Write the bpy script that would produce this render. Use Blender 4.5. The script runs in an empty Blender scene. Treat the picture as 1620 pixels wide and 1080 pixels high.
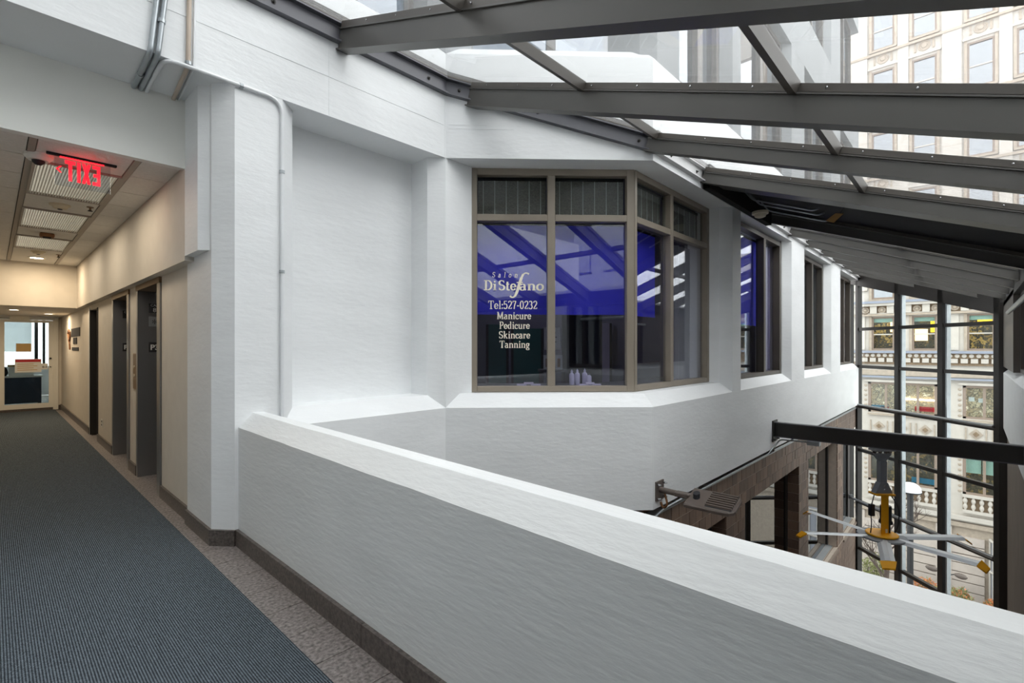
import bpy, bmesh, math, random
from mathutils import Vector, Matrix

RND = random.Random(11)
SC = bpy.context.scene
COL = SC.collection

# ------------------------------------------------------------------ camera, world, exposure
# plan axes: X runs down the atrium (away to the right), Y runs down the hallway (away to the left), Z up
EYE = 1.5
cam_d = bpy.data.cameras.new('camera')
cam = bpy.data.objects.new('camera', cam_d)
COL.objects.link(cam)
cam.location = (0, 0, EYE)
cam.rotation_euler = (math.radians(90), 0, math.radians(43.19 - 90))
cam_d.sensor_width = 36.0
cam_d.lens = 774.4 / 1620 * 36.0
cam_d.shift_y = 8.0 / 1620
cam_d.clip_start = 0.02
cam_d.clip_end = 500
SC.camera = cam

world = bpy.data.worlds.new('overcast_sky')
SC.world = world
world.use_nodes = True
bg = world.node_tree.nodes['Background']
bg.inputs['Color'].default_value = (1.0, 0.985, 0.965, 1)
bg.inputs['Strength'].default_value = 1.25

SC.view_settings.view_transform = 'Standard'
SC.view_settings.look = 'None'
SC.view_settings.gamma = 1.0
SC.view_settings.use_curve_mapping = False
SC.view_settings.exposure = 1.78

# ------------------------------------------------------------------ helpers
def lin(c):
    out = []
    for x in c:
        x = x / 255.0
        out.append(x / 12.92 if x <= 0.04045 else ((x + 0.055) / 1.055) ** 2.4)
    return tuple(out)

MATS = {}
def mat(name, rgb, rough=0.6, metal=0.0, var=0.06, vscale=3.0, bump=0.0, bscale=30.0, stretch=(1, 1, 1),
        spec=0.5, emit=0.0, emit_rgb=None, alpha=1.0):
    """principled material with noise-driven colour variation and relief"""
    m = bpy.data.materials.new(name); m.use_nodes = True
    nt = m.node_tree; b = nt.nodes['Principled BSDF']
    c = lin(rgb)
    tc = nt.nodes.new('ShaderNodeTexCoord')
    mp = nt.nodes.new('ShaderNodeMapping'); mp.inputs['Scale'].default_value = stretch
    nt.links.new(tc.outputs['Object'], mp.inputs['Vector'])
    if var > 0:
        n = nt.nodes.new('ShaderNodeTexNoise'); n.inputs['Scale'].default_value = vscale; n.inputs['Detail'].default_value = 4
        nt.links.new(mp.outputs[0], n.inputs['Vector'])
        r = nt.nodes.new('ShaderNodeValToRGB')
        r.color_ramp.elements[0].position = 0.3; r.color_ramp.elements[1].position = 0.7
        r.color_ramp.elements[0].color = tuple(x * (1 - var) for x in c) + (1,)
        r.color_ramp.elements[1].color = tuple(min(1, x * (1 + var)) for x in c) + (1,)
        nt.links.new(n.outputs['Fac'], r.inputs['Fac'])
        nt.links.new(r.outputs['Color'], b.inputs['Base Color'])
    else:
        b.inputs['Base Color'].default_value = c + (1,)
    if bump > 0:
        n2 = nt.nodes.new('ShaderNodeTexNoise'); n2.inputs['Scale'].default_value = bscale; n2.inputs['Detail'].default_value = 6
        nt.links.new(mp.outputs[0], n2.inputs['Vector'])
        bp = nt.nodes.new('ShaderNodeBump'); bp.inputs['Strength'].default_value = bump; bp.inputs['Distance'].default_value = 0.02
        nt.links.new(n2.outputs['Fac'], bp.inputs['Height']); nt.links.new(bp.outputs['Normal'], b.inputs['Normal'])
    b.inputs['Roughness'].default_value = rough
    b.inputs['Metallic'].default_value = metal
    b.inputs['Specular IOR Level'].default_value = spec
    if emit > 0:
        b.inputs['Emission Color'].default_value = lin(emit_rgb or rgb) + (1,)
        b.inputs['Emission Strength'].default_value = emit
    MATS[name] = m
    return m

def glass(name, tint, refl, rough=0.0, milky=0.0, milk_rgb=(235, 238, 240)):
    """pane: see-through tint plus a mirror share that grows towards grazing, optionally dusty"""
    m = bpy.data.materials.new(name); m.use_nodes = True
    nt = m.node_tree; nt.nodes.clear()
    out = nt.nodes.new('ShaderNodeOutputMaterial')
    tr = nt.nodes.new('ShaderNodeBsdfTransparent'); tr.inputs['Color'].default_value = lin(tint) + (1,)
    gl = nt.nodes.new('ShaderNodeBsdfGlossy'); gl.inputs['Roughness'].default_value = rough
    gl.inputs['Color'].default_value = (0.95, 0.97, 1, 1)
    fr = nt.nodes.new('ShaderNodeLayerWeight'); fr.inputs['Blend'].default_value = 0.5
    pw = nt.nodes.new('ShaderNodeMath'); pw.operation = 'POWER'; pw.inputs[1].default_value = 4.0
    nt.links.new(fr.outputs['Facing'], pw.inputs[0])
    ma = nt.nodes.new('ShaderNodeMath'); ma.operation = 'MULTIPLY_ADD'; ma.inputs[1].default_value = 0.6; ma.inputs[2].default_value = refl; ma.use_clamp = True
    nt.links.new(pw.outputs[0], ma.inputs[0])
    mx = nt.nodes.new('ShaderNodeMixShader')
    nt.links.new(ma.outputs[0], mx.inputs[0])
    last = tr
    if milky > 0:
        df = nt.nodes.new('ShaderNodeBsdfDiffuse'); df.inputs['Color'].default_value = lin(milk_rgb) + (1,)
        tl = nt.nodes.new('ShaderNodeBsdfTranslucent'); tl.inputs['Color'].default_value = lin(milk_rgb) + (1,)
        m1 = nt.nodes.new('ShaderNodeMixShader'); m1.inputs[0].default_value = 0.6
        nt.links.new(df.outputs[0], m1.inputs[1]); nt.links.new(tl.outputs[0], m1.inputs[2])
        tc = nt.nodes.new('ShaderNodeTexCoord')
        n = nt.nodes.new('ShaderNodeTexNoise'); n.inputs['Scale'].default_value = 1.2; n.inputs['Detail'].default_value = 5
        nt.links.new(tc.outputs['Object'], n.inputs['Vector'])
        mr = nt.nodes.new('ShaderNodeMapRange'); mr.inputs['From Min'].default_value = 0.3; mr.inputs['From Max'].default_value = 0.7
        mr.inputs['To Min'].default_value = milky * 0.7; mr.inputs['To Max'].default_value = milky * 1.3
        nt.links.new(n.outputs['Fac'], mr.inputs['Value'])
        m2 = nt.nodes.new('ShaderNodeMixShader')
        nt.links.new(mr.outputs[0], m2.inputs[0])
        nt.links.new(tr.outputs[0], m2.inputs[1]); nt.links.new(m1.outputs[0], m2.inputs[2])
        last = m2
    nt.links.new(last.outputs[0], mx.inputs[1]); nt.links.new(gl.outputs[0], mx.inputs[2])
    nt.links.new(mx.outputs[0], out.inputs[0])
    MATS[name] = m
    return m

class MB:
    def __init__(s): s.v = []; s.f = []
    def add(s, vs, fs):
        b = len(s.v); s.v += [tuple(p) for p in vs]; s.f += [tuple(i + b for i in f) for f in fs]; return s
    def box(s, x0, x1, y0, y1, z0, z1):
        v = [(x, y, z) for z in (z0, z1) for y in (y0, y1) for x in (x0, x1)]
        return s.add(v, [(0, 2, 3, 1), (4, 5, 7, 6), (0, 1, 5, 4), (2, 6, 7, 3), (0, 4, 6, 2), (1, 3, 7, 5)])
    def extr(s, poly, vec):
        n = len(poly); vec = Vector(vec)
        a = [Vector(p) for p in poly]; b = [p + vec for p in a]
        fs = [tuple(range(n)), tuple(range(2 * n - 1, n - 1, -1))] + [(i, (i + 1) % n, n + (i + 1) % n, n + i) for i in range(n)]
        return s.add(a + b, fs)
    def prism(s, poly2, z0, z1):
        return s.extr([(x, y, z0) for x, y in poly2], (0, 0, z1 - z0))
    def obox(s, p, ax, ay, az, hx, hy, hz):
        """box centred at p with half extents along given unit axes"""
        p = Vector(p); ax, ay, az = Vector(ax), Vector(ay), Vector(az)
        v = [p + ax * (i * hx) + ay * (j * hy) + az * (k * hz) for k in (-1, 1) for j in (-1, 1) for i in (-1, 1)]
        return s.add(v, [(0, 2, 3, 1), (4, 5, 7, 6), (0, 1, 5, 4), (2, 6, 7, 3), (0, 4, 6, 2), (1, 3, 7, 5)])
    def bar(s, a, b, w, h, up=(0, 0, 1)):
        a, b = Vector(a), Vector(b); d = (b - a); L = d.length; d.normalize()
        x = d.cross(Vector(up)); x.normalize(); u = x.cross(d)
        return s.obox((a + b) / 2, d, x, u, L / 2, w / 2, h / 2)
    def tube(s, pts, r, n=8, radii=None):
        pts = [Vector(p) for p in pts]; m = len(pts)
        d0 = (pts[1] - pts[0]).normalized()
        ref = Vector((0, 0, 1)) if abs(d0.z) < 0.9 else Vector((1, 0, 0))
        x = d0.cross(ref).normalized()
        vs = []
        for i, p in enumerate(pts):
            d = (pts[min(i + 1, m - 1)] - pts[max(i - 1, 0)]).normalized()
            x = (x - d * x.dot(d)).normalized(); y = d.cross(x)
            rr = radii[i] if radii else r
            vs += [p + (x * math.cos(2 * math.pi * k / n) + y * math.sin(2 * math.pi * k / n)) * rr for k in range(n)]
        fs = [(i * n + k, i * n + (k + 1) % n, (i + 1) * n + (k + 1) % n, (i + 1) * n + k) for i in range(m - 1) for k in range(n)]
        fs += [tuple(range(n - 1, -1, -1)), tuple((m - 1) * n + k for k in range(n))]
        return s.add(vs, fs)
    def lathe(s, prof, c=(0, 0, 0), n=20, axis=(0, 0, 1)):
        c = Vector(c); az = Vector(axis).normalized()
        ref = Vector((1, 0, 0)) if abs(az.x) < 0.9 else Vector((0, 1, 0))
        ax = az.cross(ref).normalized(); ay = az.cross(ax)
        m = len(prof); vs = []
        for r, z in prof:
            vs += [c + az * z + (ax * math.cos(2 * math.pi * k / n) + ay * math.sin(2 * math.pi * k / n)) * max(r, 1e-4) for k in range(n)]
        fs = [(i * n + k, i * n + (k + 1) % n, (i + 1) * n + (k + 1) % n, (i + 1) * n + k) for i in range(m - 1) for k in range(n)]
        fs += [tuple(range(n - 1, -1, -1)), tuple((m - 1) * n + k for k in range(n))]
        return s.add(vs, fs)
    def sweep(s, prof, path):
        """closed profile of (offset to the left, z) carried along a plan path with mitred corners"""
        m = len(path); n = len(prof); P = [Vector((p[0], p[1])) for p in path]; vs = []
        for i in range(m):
            if i == 0: d = (P[1] - P[0]).normalized(); o = Vector((-d.y, d.x))
            elif i == m - 1: d = (P[-1] - P[-2]).normalized(); o = Vector((-d.y, d.x))
            else:
                d1 = (P[i] - P[i - 1]).normalized(); d2 = (P[i + 1] - P[i]).normalized()
                n1 = Vector((-d1.y, d1.x)); n2 = Vector((-d2.y, d2.x))
                o = (n1 + n2); o = o / o.dot(n1)
            vs += [(P[i].x + o.x * a, P[i].y + o.y * a, z) for a, z in prof]
        fs = [(i * n + k, i * n + (k + 1) % n, (i + 1) * n + (k + 1) % n, (i + 1) * n + k) for i in range(m - 1) for k in range(n)]
        fs += [tuple(range(n - 1, -1, -1)), tuple((m - 1) * n + k for k in range(n))]
        return s.add(vs, fs)
    def mesh(s, name, smooth=False, bevel=0.0):
        me = bpy.data.meshes.new(name)
        me.from_pydata(s.v, [], s.f)
        bm = bmesh.new(); bm.from_mesh(me)
        bmesh.ops.recalc_face_normals(bm, faces=bm.faces)
        if bevel > 0:
            es = [e for e in bm.edges if len(e.link_faces) == 2 and e.calc_face_angle(0) > 0.5]
            bmesh.ops.bevel(bm, geom=es, offset=bevel, segments=1, affect='EDGES', clamp_overlap=True)
        if smooth:
            for f in bm.faces: f.smooth = True
            for e in bm.edges:
                if len(e.link_faces) == 2 and e.calc_face_angle(0) > 0.7: e.smooth = False
        bm.to_mesh(me); bm.free()
        return me
    def build(s, name, material, parent=None, smooth=False, bevel=0.0):
        return link(name, s.mesh(name, smooth, bevel), material, parent)

def link(name, me, material, parent=None, loc=None, rot=None):
    if material is not None and not me.materials: me.materials.append(MATS[material] if isinstance(material, str) else material)
    o = bpy.data.objects.new(name, me); COL.objects.link(o)
    if loc is not None: o.location = loc
    if rot is not None: o.rotation_euler = rot
    if parent is not None:
        o.parent = parent
        if 'base' in parent: o.matrix_parent_inverse = Matrix.Translation(-Vector(parent['base']))
    return o

def thing(name, label, cat, base, group=None, kind=None):
    e = bpy.data.objects.new(name, None); COL.objects.link(e)
    e.location = base; e['base'] = tuple(float(x) for x in base)
    e.empty_display_size = 0.1
    return tag(e, label, cat, group, kind)

def tag(o, label=None, cat=None, group=None, kind=None):
    if label: o['label'] = label
    if cat: o['category'] = cat
    if group: o['group'] = group
    if kind: o['kind'] = kind
    return o

def struct(o, label=None, cat=None):
    return tag(o, label, cat, None, 'structure')

def arc(c, r, a0, a1, n, ax, ay):
    c = Vector(c); ax = Vector(ax); ay = Vector(ay)
    return [c + ax * (r * math.cos(a0 + (a1 - a0) * i / n)) + ay * (r * math.sin(a0 + (a1 - a0) * i / n)) for i in range(n + 1)]

def rounded(pts, r, n=5):
    """polyline with its corners rounded"""
    pts = [Vector(p) for p in pts]; out = [pts[0]]
    for i in range(1, len(pts) - 1):
        a, b, c = pts[i - 1], pts[i], pts[i + 1]
        d1 = (a - b).normalized(); d2 = (c - b).normalized()
        rr = min(r, (a - b).length * 0.49, (c - b).length * 0.49)
        p0 = b + d1 * rr; p1 = b + d2 * rr
        for k in range(n + 1):
            t = k / n
            out.append(p0 * (1 - t) ** 2 + b * (2 * t * (1 - t)) + p1 * t * t)
    out.append(pts[-1])
    return out

def text_mesh(s, size, depth=0.002, offset=0.0, shear=0.0, spacing=1.0):
    cu = bpy.data.curves.new('lettering', 'FONT'); cu.body = s; cu.size = size; cu.extrude = depth
    cu.align_x = 'CENTER'; cu.offset = offset; cu.shear = shear; cu.space_character = spacing
    ob = bpy.data.objects.new('lettering_tmp', cu); COL.objects.link(ob)
    dg = bpy.context.evaluated_depsgraph_get(); dg.update()
    me = bpy.data.meshes.new_from_object(ob.evaluated_get(dg))
    bpy.data.objects.remove(ob); bpy.data.curves.remove(cu)
    return me

def place_text(name, s, size, origin, ax, ay, material, parent=None, fit=None, **kw):
    me = text_mesh(s, size, **kw)
    if fit:
        xs = [v.co.x for v in me.vertices]; ys = [v.co.y for v in me.vertices]
        kx = fit[0] / (max(xs) - min(xs)); ky = fit[1] / (max(ys) - min(ys)); cx = (max(xs) + min(xs)) / 2; y0 = min(ys)
        for v in me.vertices: v.co.x = (v.co.x - cx) * kx; v.co.y = (v.co.y - y0) * ky
    ax = Vector(ax).normalized(); ay = Vector(ay).normalized(); az = ax.cross(ay)
    M = Matrix(((ax.x, ay.x, az.x, origin[0]), (ax.y, ay.y, az.y, origin[1]), (ax.z, ay.z, az.z, origin[2]), (0, 0, 0, 1)))
    me.transform(M)
    return link(name, me, material, parent)

# ------------------------------------------------------------------ materials
mat('ledger_lit', (196, 196, 196), 0.5, var=0.04)  # paler copy of the ledger steel, roof light painted into its colour
mat('white_paint', (236, 238, 239), 0.55, var=0.03, vscale=1.5, bump=0.15, bscale=9, stretch=(1, 1, 3))
mat('parapet_paint', (234, 236, 236), 0.5, var=0.03, vscale=2.0, bump=0.15, bscale=13, stretch=(3.0, 0.7, 3.0))
mat('coping_white', (205, 205, 202), 0.6, var=0.03, vscale=2.0)
mat('hall_wall', (216, 209, 198), 0.75, var=0.03, vscale=6, bump=0.08, bscale=120)
mat('header_white', (240, 240, 234), 0.7, var=0.02, vscale=2)
mat('ceiling_tile', (228, 225, 219), 0.9, var=0.05, vscale=40, bump=0.3, bscale=150)
mat('ceiling_grid', (168, 160, 150), 0.6, var=0.02)
mat('baseboard_granite', (90, 83, 79), 0.35, var=0.55, vscale=55)
mat('border_granite', (128, 121, 119), 0.45, var=0.62, vscale=52, bump=0.1, bscale=120)
mat('grout', (70, 66, 64), 0.9, var=0.1)
mat('steel_grey', (86, 84, 81), 0.42, metal=0.0, var=0.05, vscale=2, spec=0.5)
mat('steel_bar', (80, 75, 70), 0.4, var=0.05, vscale=3)
mat('steel_ledger', (92, 92, 98), 0.4, var=0.08, vscale=2)
mat('bronze_frame', (142, 132, 119), 0.42, var=0.06, vscale=4)
mat('dark_frame', (84, 77, 70), 0.42, var=0.06, vscale=4)
mat('black_steel', (46, 43, 41), 0.45, var=0.1, vscale=3)
mat('black_matte', (16, 15, 15), 0.9, var=0.1)
mat('galvanised', (176, 182, 186), 0.32, metal=0.6, var=0.08, vscale=8)
mat('conduit_paint', (228, 230, 232), 0.4, var=0.04)
mat('beige_pvc', (196, 180, 164), 0.5, var=0.05)
mat('stainless', (150, 151, 153), 0.32, metal=0.8, var=0.06, vscale=2, stretch=(1, 1, 0.3))
mat('bronze_trim', (138, 116, 92), 0.4, metal=0.5, var=0.05)
mat('plastic_white', (232, 230, 222), 0.45, var=0.02)
mat('plastic_cream', (214, 203, 178), 0.5, var=0.03)
mat('chrome', (190, 190, 190), 0.15, metal=1.0, var=0.02)
mat('letter_cream', (255, 246, 228), 0.6, var=0.02, emit=0.0)
mat('letter_white', (225, 225, 225), 0.6, var=0.02)
mat('blue_blind', (62, 62, 214), 0.8, var=0.04, vscale=2)
mat('curtain_grey', (150, 152, 160), 0.9, var=0.06, vscale=4, stretch=(6, 6, 0.3))
mat('curtain_mauve', (168, 160, 190), 0.9, var=0.06, vscale=4, stretch=(6, 6, 0.3))
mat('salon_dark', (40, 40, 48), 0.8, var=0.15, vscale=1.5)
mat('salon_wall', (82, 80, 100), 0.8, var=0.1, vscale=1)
mat('salon_counter', (58, 60, 70), 0.4, var=0.06)
mat('towel', (224, 214, 236), 0.95, var=0.05, vscale=20, bump=0.4, bscale=120)
mat('bottle_lilac', (210, 204, 232), 0.3, var=0.03)
mat('teal_panel', (40, 96, 96), 0.6, var=0.1)
mat('paper_white', (228, 228, 224), 0.8, var=0.02)
mat('red_print', (186, 40, 48), 0.7, var=0.05)
mat('ink', (40, 40, 44), 0.8, var=0.05)
mat('cardboard', (196, 164, 112), 0.85, var=0.06)
mat('navy_cloth', (46, 58, 74), 0.9, var=0.12, vscale=4)
mat('office_tile', (176, 172, 166), 0.5, var=0.06)
mat('exit_red', (255, 30, 40), 0.4, var=0.0, emit=1.2, emit_rgb=(255, 22, 34))
mat('lamp_glow', (255, 244, 220), 0.4, var=0.0, emit=6.0, emit_rgb=(255, 236, 205))
mat('louvre_metal', (205, 206, 204), 0.3, metal=0.4, var=0.04)
mat('yellow_paint', (244, 172, 16), 0.4, var=0.05, vscale=6)
mat('fan_blade', (206, 210, 214), 0.35, metal=0.3, var=0.05)
mat('fan_grey', (132, 137, 144), 0.4, var=0.05)
mat('fan_black', (46, 48, 52), 0.4, var=0.05)
mat('brown_flood', (92, 82, 76), 0.42, var=0.06)
mat('rust', (130, 90, 58), 0.8, var=0.25, vscale=15)
mat('dark_brick_1', (122, 100, 86), 0.55, var=0.16, vscale=5, stretch=(7, 7, 0.6), bump=0.1, bscale=20)
mat('dark_brick_2', (108, 88, 76), 0.55, var=0.18, vscale=5, stretch=(7, 7, 0.6), bump=0.1, bscale=20)
mat('dark_brick_3', (134, 110, 94), 0.55, var=0.16, vscale=5, stretch=(7, 7, 0.6), bump=0.1, bscale=20)
mat('mortar', (188, 174, 160), 0.9, var=0.08, vscale=10)
mat('ribbed_concrete', (128, 116, 106), 0.8, var=0.3, vscale=6, stretch=(9, 9, 0.25), bump=0.6, bscale=10)
mat('stone_pale', (182, 176, 168), 0.8, var=0.06, vscale=2.5, bump=0.15, bscale=8)
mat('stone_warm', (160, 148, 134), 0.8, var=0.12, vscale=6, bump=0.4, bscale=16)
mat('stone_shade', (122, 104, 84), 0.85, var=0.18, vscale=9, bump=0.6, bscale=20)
mat('stone_pink', (178, 168, 160), 0.8, var=0.06, vscale=3)
mat('slate_ledge', (132, 138, 152), 0.6, var=0.06)
mat('window_taupe', (132, 116, 104), 0.6, var=0.05)
mat('shade_green', (176, 204, 190), 0.8, var=0.05)
mat('concrete_grey', (140, 143, 145), 0.8, var=0.06, vscale=2, bump=0.1, bscale=8, stretch=(1, 1, 0.4))
mat('asphalt', (92, 92, 94), 0.9, var=0.1, vscale=4)
mat('sidewalk', (140, 134, 128), 0.9, var=0.06, vscale=2)
mat('lamp_black', (34, 35, 38), 0.5, var=0.08)
mat('lamp_white', (240, 242, 246), 0.35, var=0.01)
mat('bark', (84, 72, 66), 0.9, var=0.2, vscale=12)
mat('leaf_orange', (196, 128, 84), 0.8, var=0.3, vscale=8)
mat('leaf_green', (128, 132, 84), 0.8, var=0.3, vscale=8)
mat('shop_blue', (56, 120, 150), 0.6, var=0.05)
mat('shop_yellow', (250, 196, 50), 0.6, var=0.05, emit=0.8)
mat('glow_warm', (255, 206, 140), 0.6, var=0.1, emit=1.6)
mat('tag_tan', (190, 150, 96), 0.7, var=0.1)
glass('glass_roof', (250, 252, 253), 0.01, milky=0.09)
glass('glass_salon', (240, 241, 245), 0.075)
glass('glass_clear', (236, 240, 240), 0.01)
glass('glass_door', (226, 232, 232), 0.02)
glass('glass_tower', (110, 126, 140), 0.22)
glass('blind_cloth', (235, 235, 230), 0.0, milky=0.92)
mat('ceiling_void', (120, 114, 106), 0.9, var=0.02)
glass('acrylic', (238, 240, 242), 0.02)

def carpet_material():
    m = bpy.data.materials.new('carpet_rib'); m.use_nodes = True; nt = m.node_tree; b = nt.nodes['Principled BSDF']
    tc = nt.nodes.new('ShaderNodeTexCoord')
    w1 = nt.nodes.new('ShaderNodeTexWave'); w1.bands_direction = 'X'; w1.inputs['Scale'].default_value = 29.0
    w1.inputs['Distortion'].default_value = 0.6; w1.inputs['Detail'].default_value = 2; w1.inputs['Detail Scale'].default_value = 8
    w2 = nt.nodes.new('ShaderNodeTexWave'); w2.bands_direction = 'Y'; w2.inputs['Scale'].default_value = 34.0
    w2.inputs['Distortion'].default_value = 2.5; w2.inputs['Detail'].default_value = 2; w2.inputs['Detail Scale'].default_value = 6
    n = nt.nodes.new('ShaderNodeTexNoise'); n.inputs['Scale'].default_value = 90; n.inputs['Detail'].default_value = 3
    for t in (w1, w2, n): nt.links.new(tc.outputs['Object'], t.inputs['Vector'])
    a = nt.nodes.new('ShaderNodeMath'); a.operation = 'MULTIPLY'
    nt.links.new(w1.outputs['Fac'], a.inputs[0]); nt.links.new(w2.outputs['Fac'], a.inputs[1])
    a2 = nt.nodes.new('ShaderNodeMath'); a2.operation = 'MULTIPLY_ADD'; a2.inputs[1].default_value = 1.1; 
    nt.links.new(a.outputs[0], a2.inputs[0])
    n2 = nt.nodes.new('ShaderNodeMath'); n2.operation = 'MULTIPLY_ADD'; n2.inputs[1].default_value = 0.9; n2.inputs[2].default_value = -0.4
    nt.links.new(n.outputs['Fac'], n2.inputs[0]); nt.links.new(n2.outputs[0], a2.inputs[2])
    r = nt.nodes.new('ShaderNodeValToRGB')
    r.color_ramp.elements[0].position = 0.12; r.color_ramp.elements[0].color = lin((43, 48, 54)) + (1,)
    r.color_ramp.elements[1].position = 0.8; r.color_ramp.elements[1].color = lin((134, 146, 156)) + (1,)
    nt.links.new(a2.outputs[0], r.inputs['Fac']); nt.links.new(r.outputs['Color'], b.inputs['Base Color'])
    bp = nt.nodes.new('ShaderNodeBump'); bp.inputs['Strength'].default_value = 0.5; bp.inputs['Distance'].default_value = 0.006
    nt.links.new(a2.outputs[0], bp.inputs['Height']); nt.links.new(bp.outputs['Normal'], b.inputs['Normal'])
    b.inputs['Roughness'].default_value = 0.95; b.inputs['Specular IOR Level'].default_value = 0.1
    MATS['carpet_rib'] = m
carpet_material()

def woven_material():
    m = bpy.data.materials.new('woven_dark'); m.use_nodes = True; nt = m.node_tree; b = nt.nodes['Principled BSDF']
    tc = nt.nodes.new('ShaderNodeTexCoord')
    w = nt.nodes.new('ShaderNodeTexWave'); w.bands_direction = 'Z'; w.inputs['Scale'].default_value = 22.0; w.inputs['Distortion'].default_value = 1.5
    w.inputs['Detail Scale'].default_value = 3
    n = nt.nodes.new('ShaderNodeTexNoise'); n.inputs['Scale'].default_value = 60
    nt.links.new(tc.outputs['Object'], w.inputs['Vector']); nt.links.new(tc.outputs['Object'], n.inputs['Vector'])
    a = nt.nodes.new('ShaderNodeMath'); a.operation = 'MULTIPLY'
    nt.links.new(w.outputs['Fac'], a.inputs[0]); nt.links.new(n.outputs['Fac'], a.inputs[1])
    r = nt.nodes.new('ShaderNodeValToRGB'); r.color_ramp.elements[0].color = lin((74, 69, 66)) + (1,); r.color_ramp.elements[1].color = lin((205, 195, 184)) + (1,)
    nt.links.new(a.outputs[0], r.inputs['Fac']); nt.links.new(r.outputs['Color'], b.inputs['Base Color'])
    b.inputs['Roughness'].default_value = 0.9
    MATS['woven_dark'] = m
woven_material()

def shop_material(name, seed, cols, strength):
    """lit room seen through a far window: blotches of goods and light"""
    m = bpy.data.materials.new(name); m.use_nodes = True; nt = m.node_tree; b = nt.nodes['Principled BSDF']
    tc = nt.nodes.new('ShaderNodeTexCoord'); mp = nt.nodes.new('ShaderNodeMapping'); mp.inputs['Location'].default_value = (seed, seed * 2, 0)
    nt.links.new(tc.outputs['Object'], mp.inputs['Vector'])
    v = nt.nodes.new('ShaderNodeTexNoise'); v.inputs['Scale'].default_value = 3.2; v.inputs['Detail'].default_value = 4; v.inputs['Roughness'].default_value = 0.65
    nt.links.new(mp.outputs[0], v.inputs['Vector'])
    r = nt.nodes.new('ShaderNodeValToRGB')
    els = r.color_ramp.elements
    while len(els) < len(cols): els.new(0.5)
    for i, c in enumerate(cols): els[i].position = 0.25 + 0.5 * i / len(cols); els[i].color = lin(c) + (1,)
    nt.links.new(v.outputs['Fac'], r.inputs['Fac'])
    nt.links.new(r.outputs['Color'], b.inputs['Base Color']); nt.links.new(r.outputs['Color'], b.inputs['Emission Color'])
    b.inputs['Emission Strength'].default_value = strength; b.inputs['Roughness'].default_value = 0.9
    MATS[name] = m
shop_material('shop_room_a', 3.1, [(150, 132, 104), (120, 104, 84), (196, 180, 150), (80, 74, 70), (170, 150, 120), (110, 96, 80), (214, 200, 176)], 0.35)
shop_material('shop_room_b', 9.7, [(70, 66, 62), (120, 100, 74), (150, 120, 76), (56, 60, 60), (96, 84, 66), (44, 44, 46), (136, 112, 84)], 0.18)
shop_material('shop_room_c', 5.3, [(64, 58, 50), (150, 116, 60), (90, 76, 56), (46, 48, 50), (188, 150, 84), (70, 66, 60)], 0.2)
mat('room_blue', (120, 136, 150), 0.8, var=0.2, vscale=1.5)
glass('glass_far', (150, 165, 178), 0.25)
BLADES = [(111.3, 1.21), (173.0, 1.16), (-123.6, 1.12), (-2.9, 1.22), (-58.9, 1.16)]
# ================================================================== THE SETTING
V1, V3 = 4.05, 2.486
C1, C2 = (3.29, 4.05), (4.854, 2.486)
UEND = 17.95
S2 = math.sqrt(0.5)
def zr(v): return 2.647 + 0.371 * v            # underside line of the sloping roof steel
def vwall(u): return V1 if u <= C1[0] else (V3 if u >= C2[0] else C1[0] + C1[1] - u)

# ---- floor with granite border tiles
floor = struct(MB().box(-2.0, 1.62, -6.0, 16.0, -0.25, -0.006).build('floor', 'grout'))
for k in range(-6, 46):
    v0 = 2.255 + 0.306 * k
    u1 = 1.285 if v0 < 4.1 else (1.17 if not (5.9 < v0 + 0.15 < 7.0 or 7.55 < v0 + 0.15 < 8.65 or 10.1 < v0 + .15 < 10.95) else 1.5)
    if v0 + 0.306 > 16: break
    MB().box(0.86, u1, v0 + 0.0025, v0 + 0.3035, -0.02, 0.0).build('border_tile', 'border_granite', floor)

# ---- carpet runner
tag(MB().prism([(-1.9, -5.9), (1.045, -5.9), (1.045, 15.9), (-1.15, 15.9), (-1.15, 4.6), (-1.9, 4.6)], 0.0005, 0.009).build('carpet_runner', 'carpet_rib', bevel=0.003),
    'dark blue-grey ribbed carpet runner along the walkway and hallway floor', 'carpet')

# ---- low parapet between walkway and atrium, hand-trowelled edges
far = [(1.285, -0.25), (1.285, 0.887), (1.385, 0.99), (1.47, 0.99), (1.49, 0.95), (1.49, -0.25)]
near = [(1.285, -0.25), (1.285, 0.842), (1.368, 0.935), (1.475, 0.935), (1.49, 0.90), (1.49, -0.25)]
mbp = MB(); NSEG = 60; vs = []
rp = random.Random(5); w1 = w2 = 0.0
for i in range(NSEG + 1):
    t = i / NSEG; v = 4.2 + (-0.6 - 4.2) * t; ring = []
    w1 = w1 * 0.8 + rp.uniform(-1, 1) * 0.0012; w2 = w2 * 0.8 + rp.uniform(-1, 1) * 0.0012
    for j, (a, b) in enumerate(zip(far, near)):
        u = a[0] + (b[0] - a[0]) * t; z = a[1] + (b[1] - a[1]) * t
        if j == 1: z += w1
        if j == 2: u += w2; z += w2 * 0.5
        ring.append((u, v, z))
    vs += ring
n = len(far)
fs = [(i * n + k, i * n + (k + 1) % n, (i + 1) * n + (k + 1) % n, (i + 1) * n + k) for i in range(NSEG) for k in range(n)]
fs += [tuple(range(n)), tuple(NSEG * n + k for k in range(n))]
struct(mbp.add(vs, fs).build('wall_parapet', 'parapet_paint'))

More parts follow.
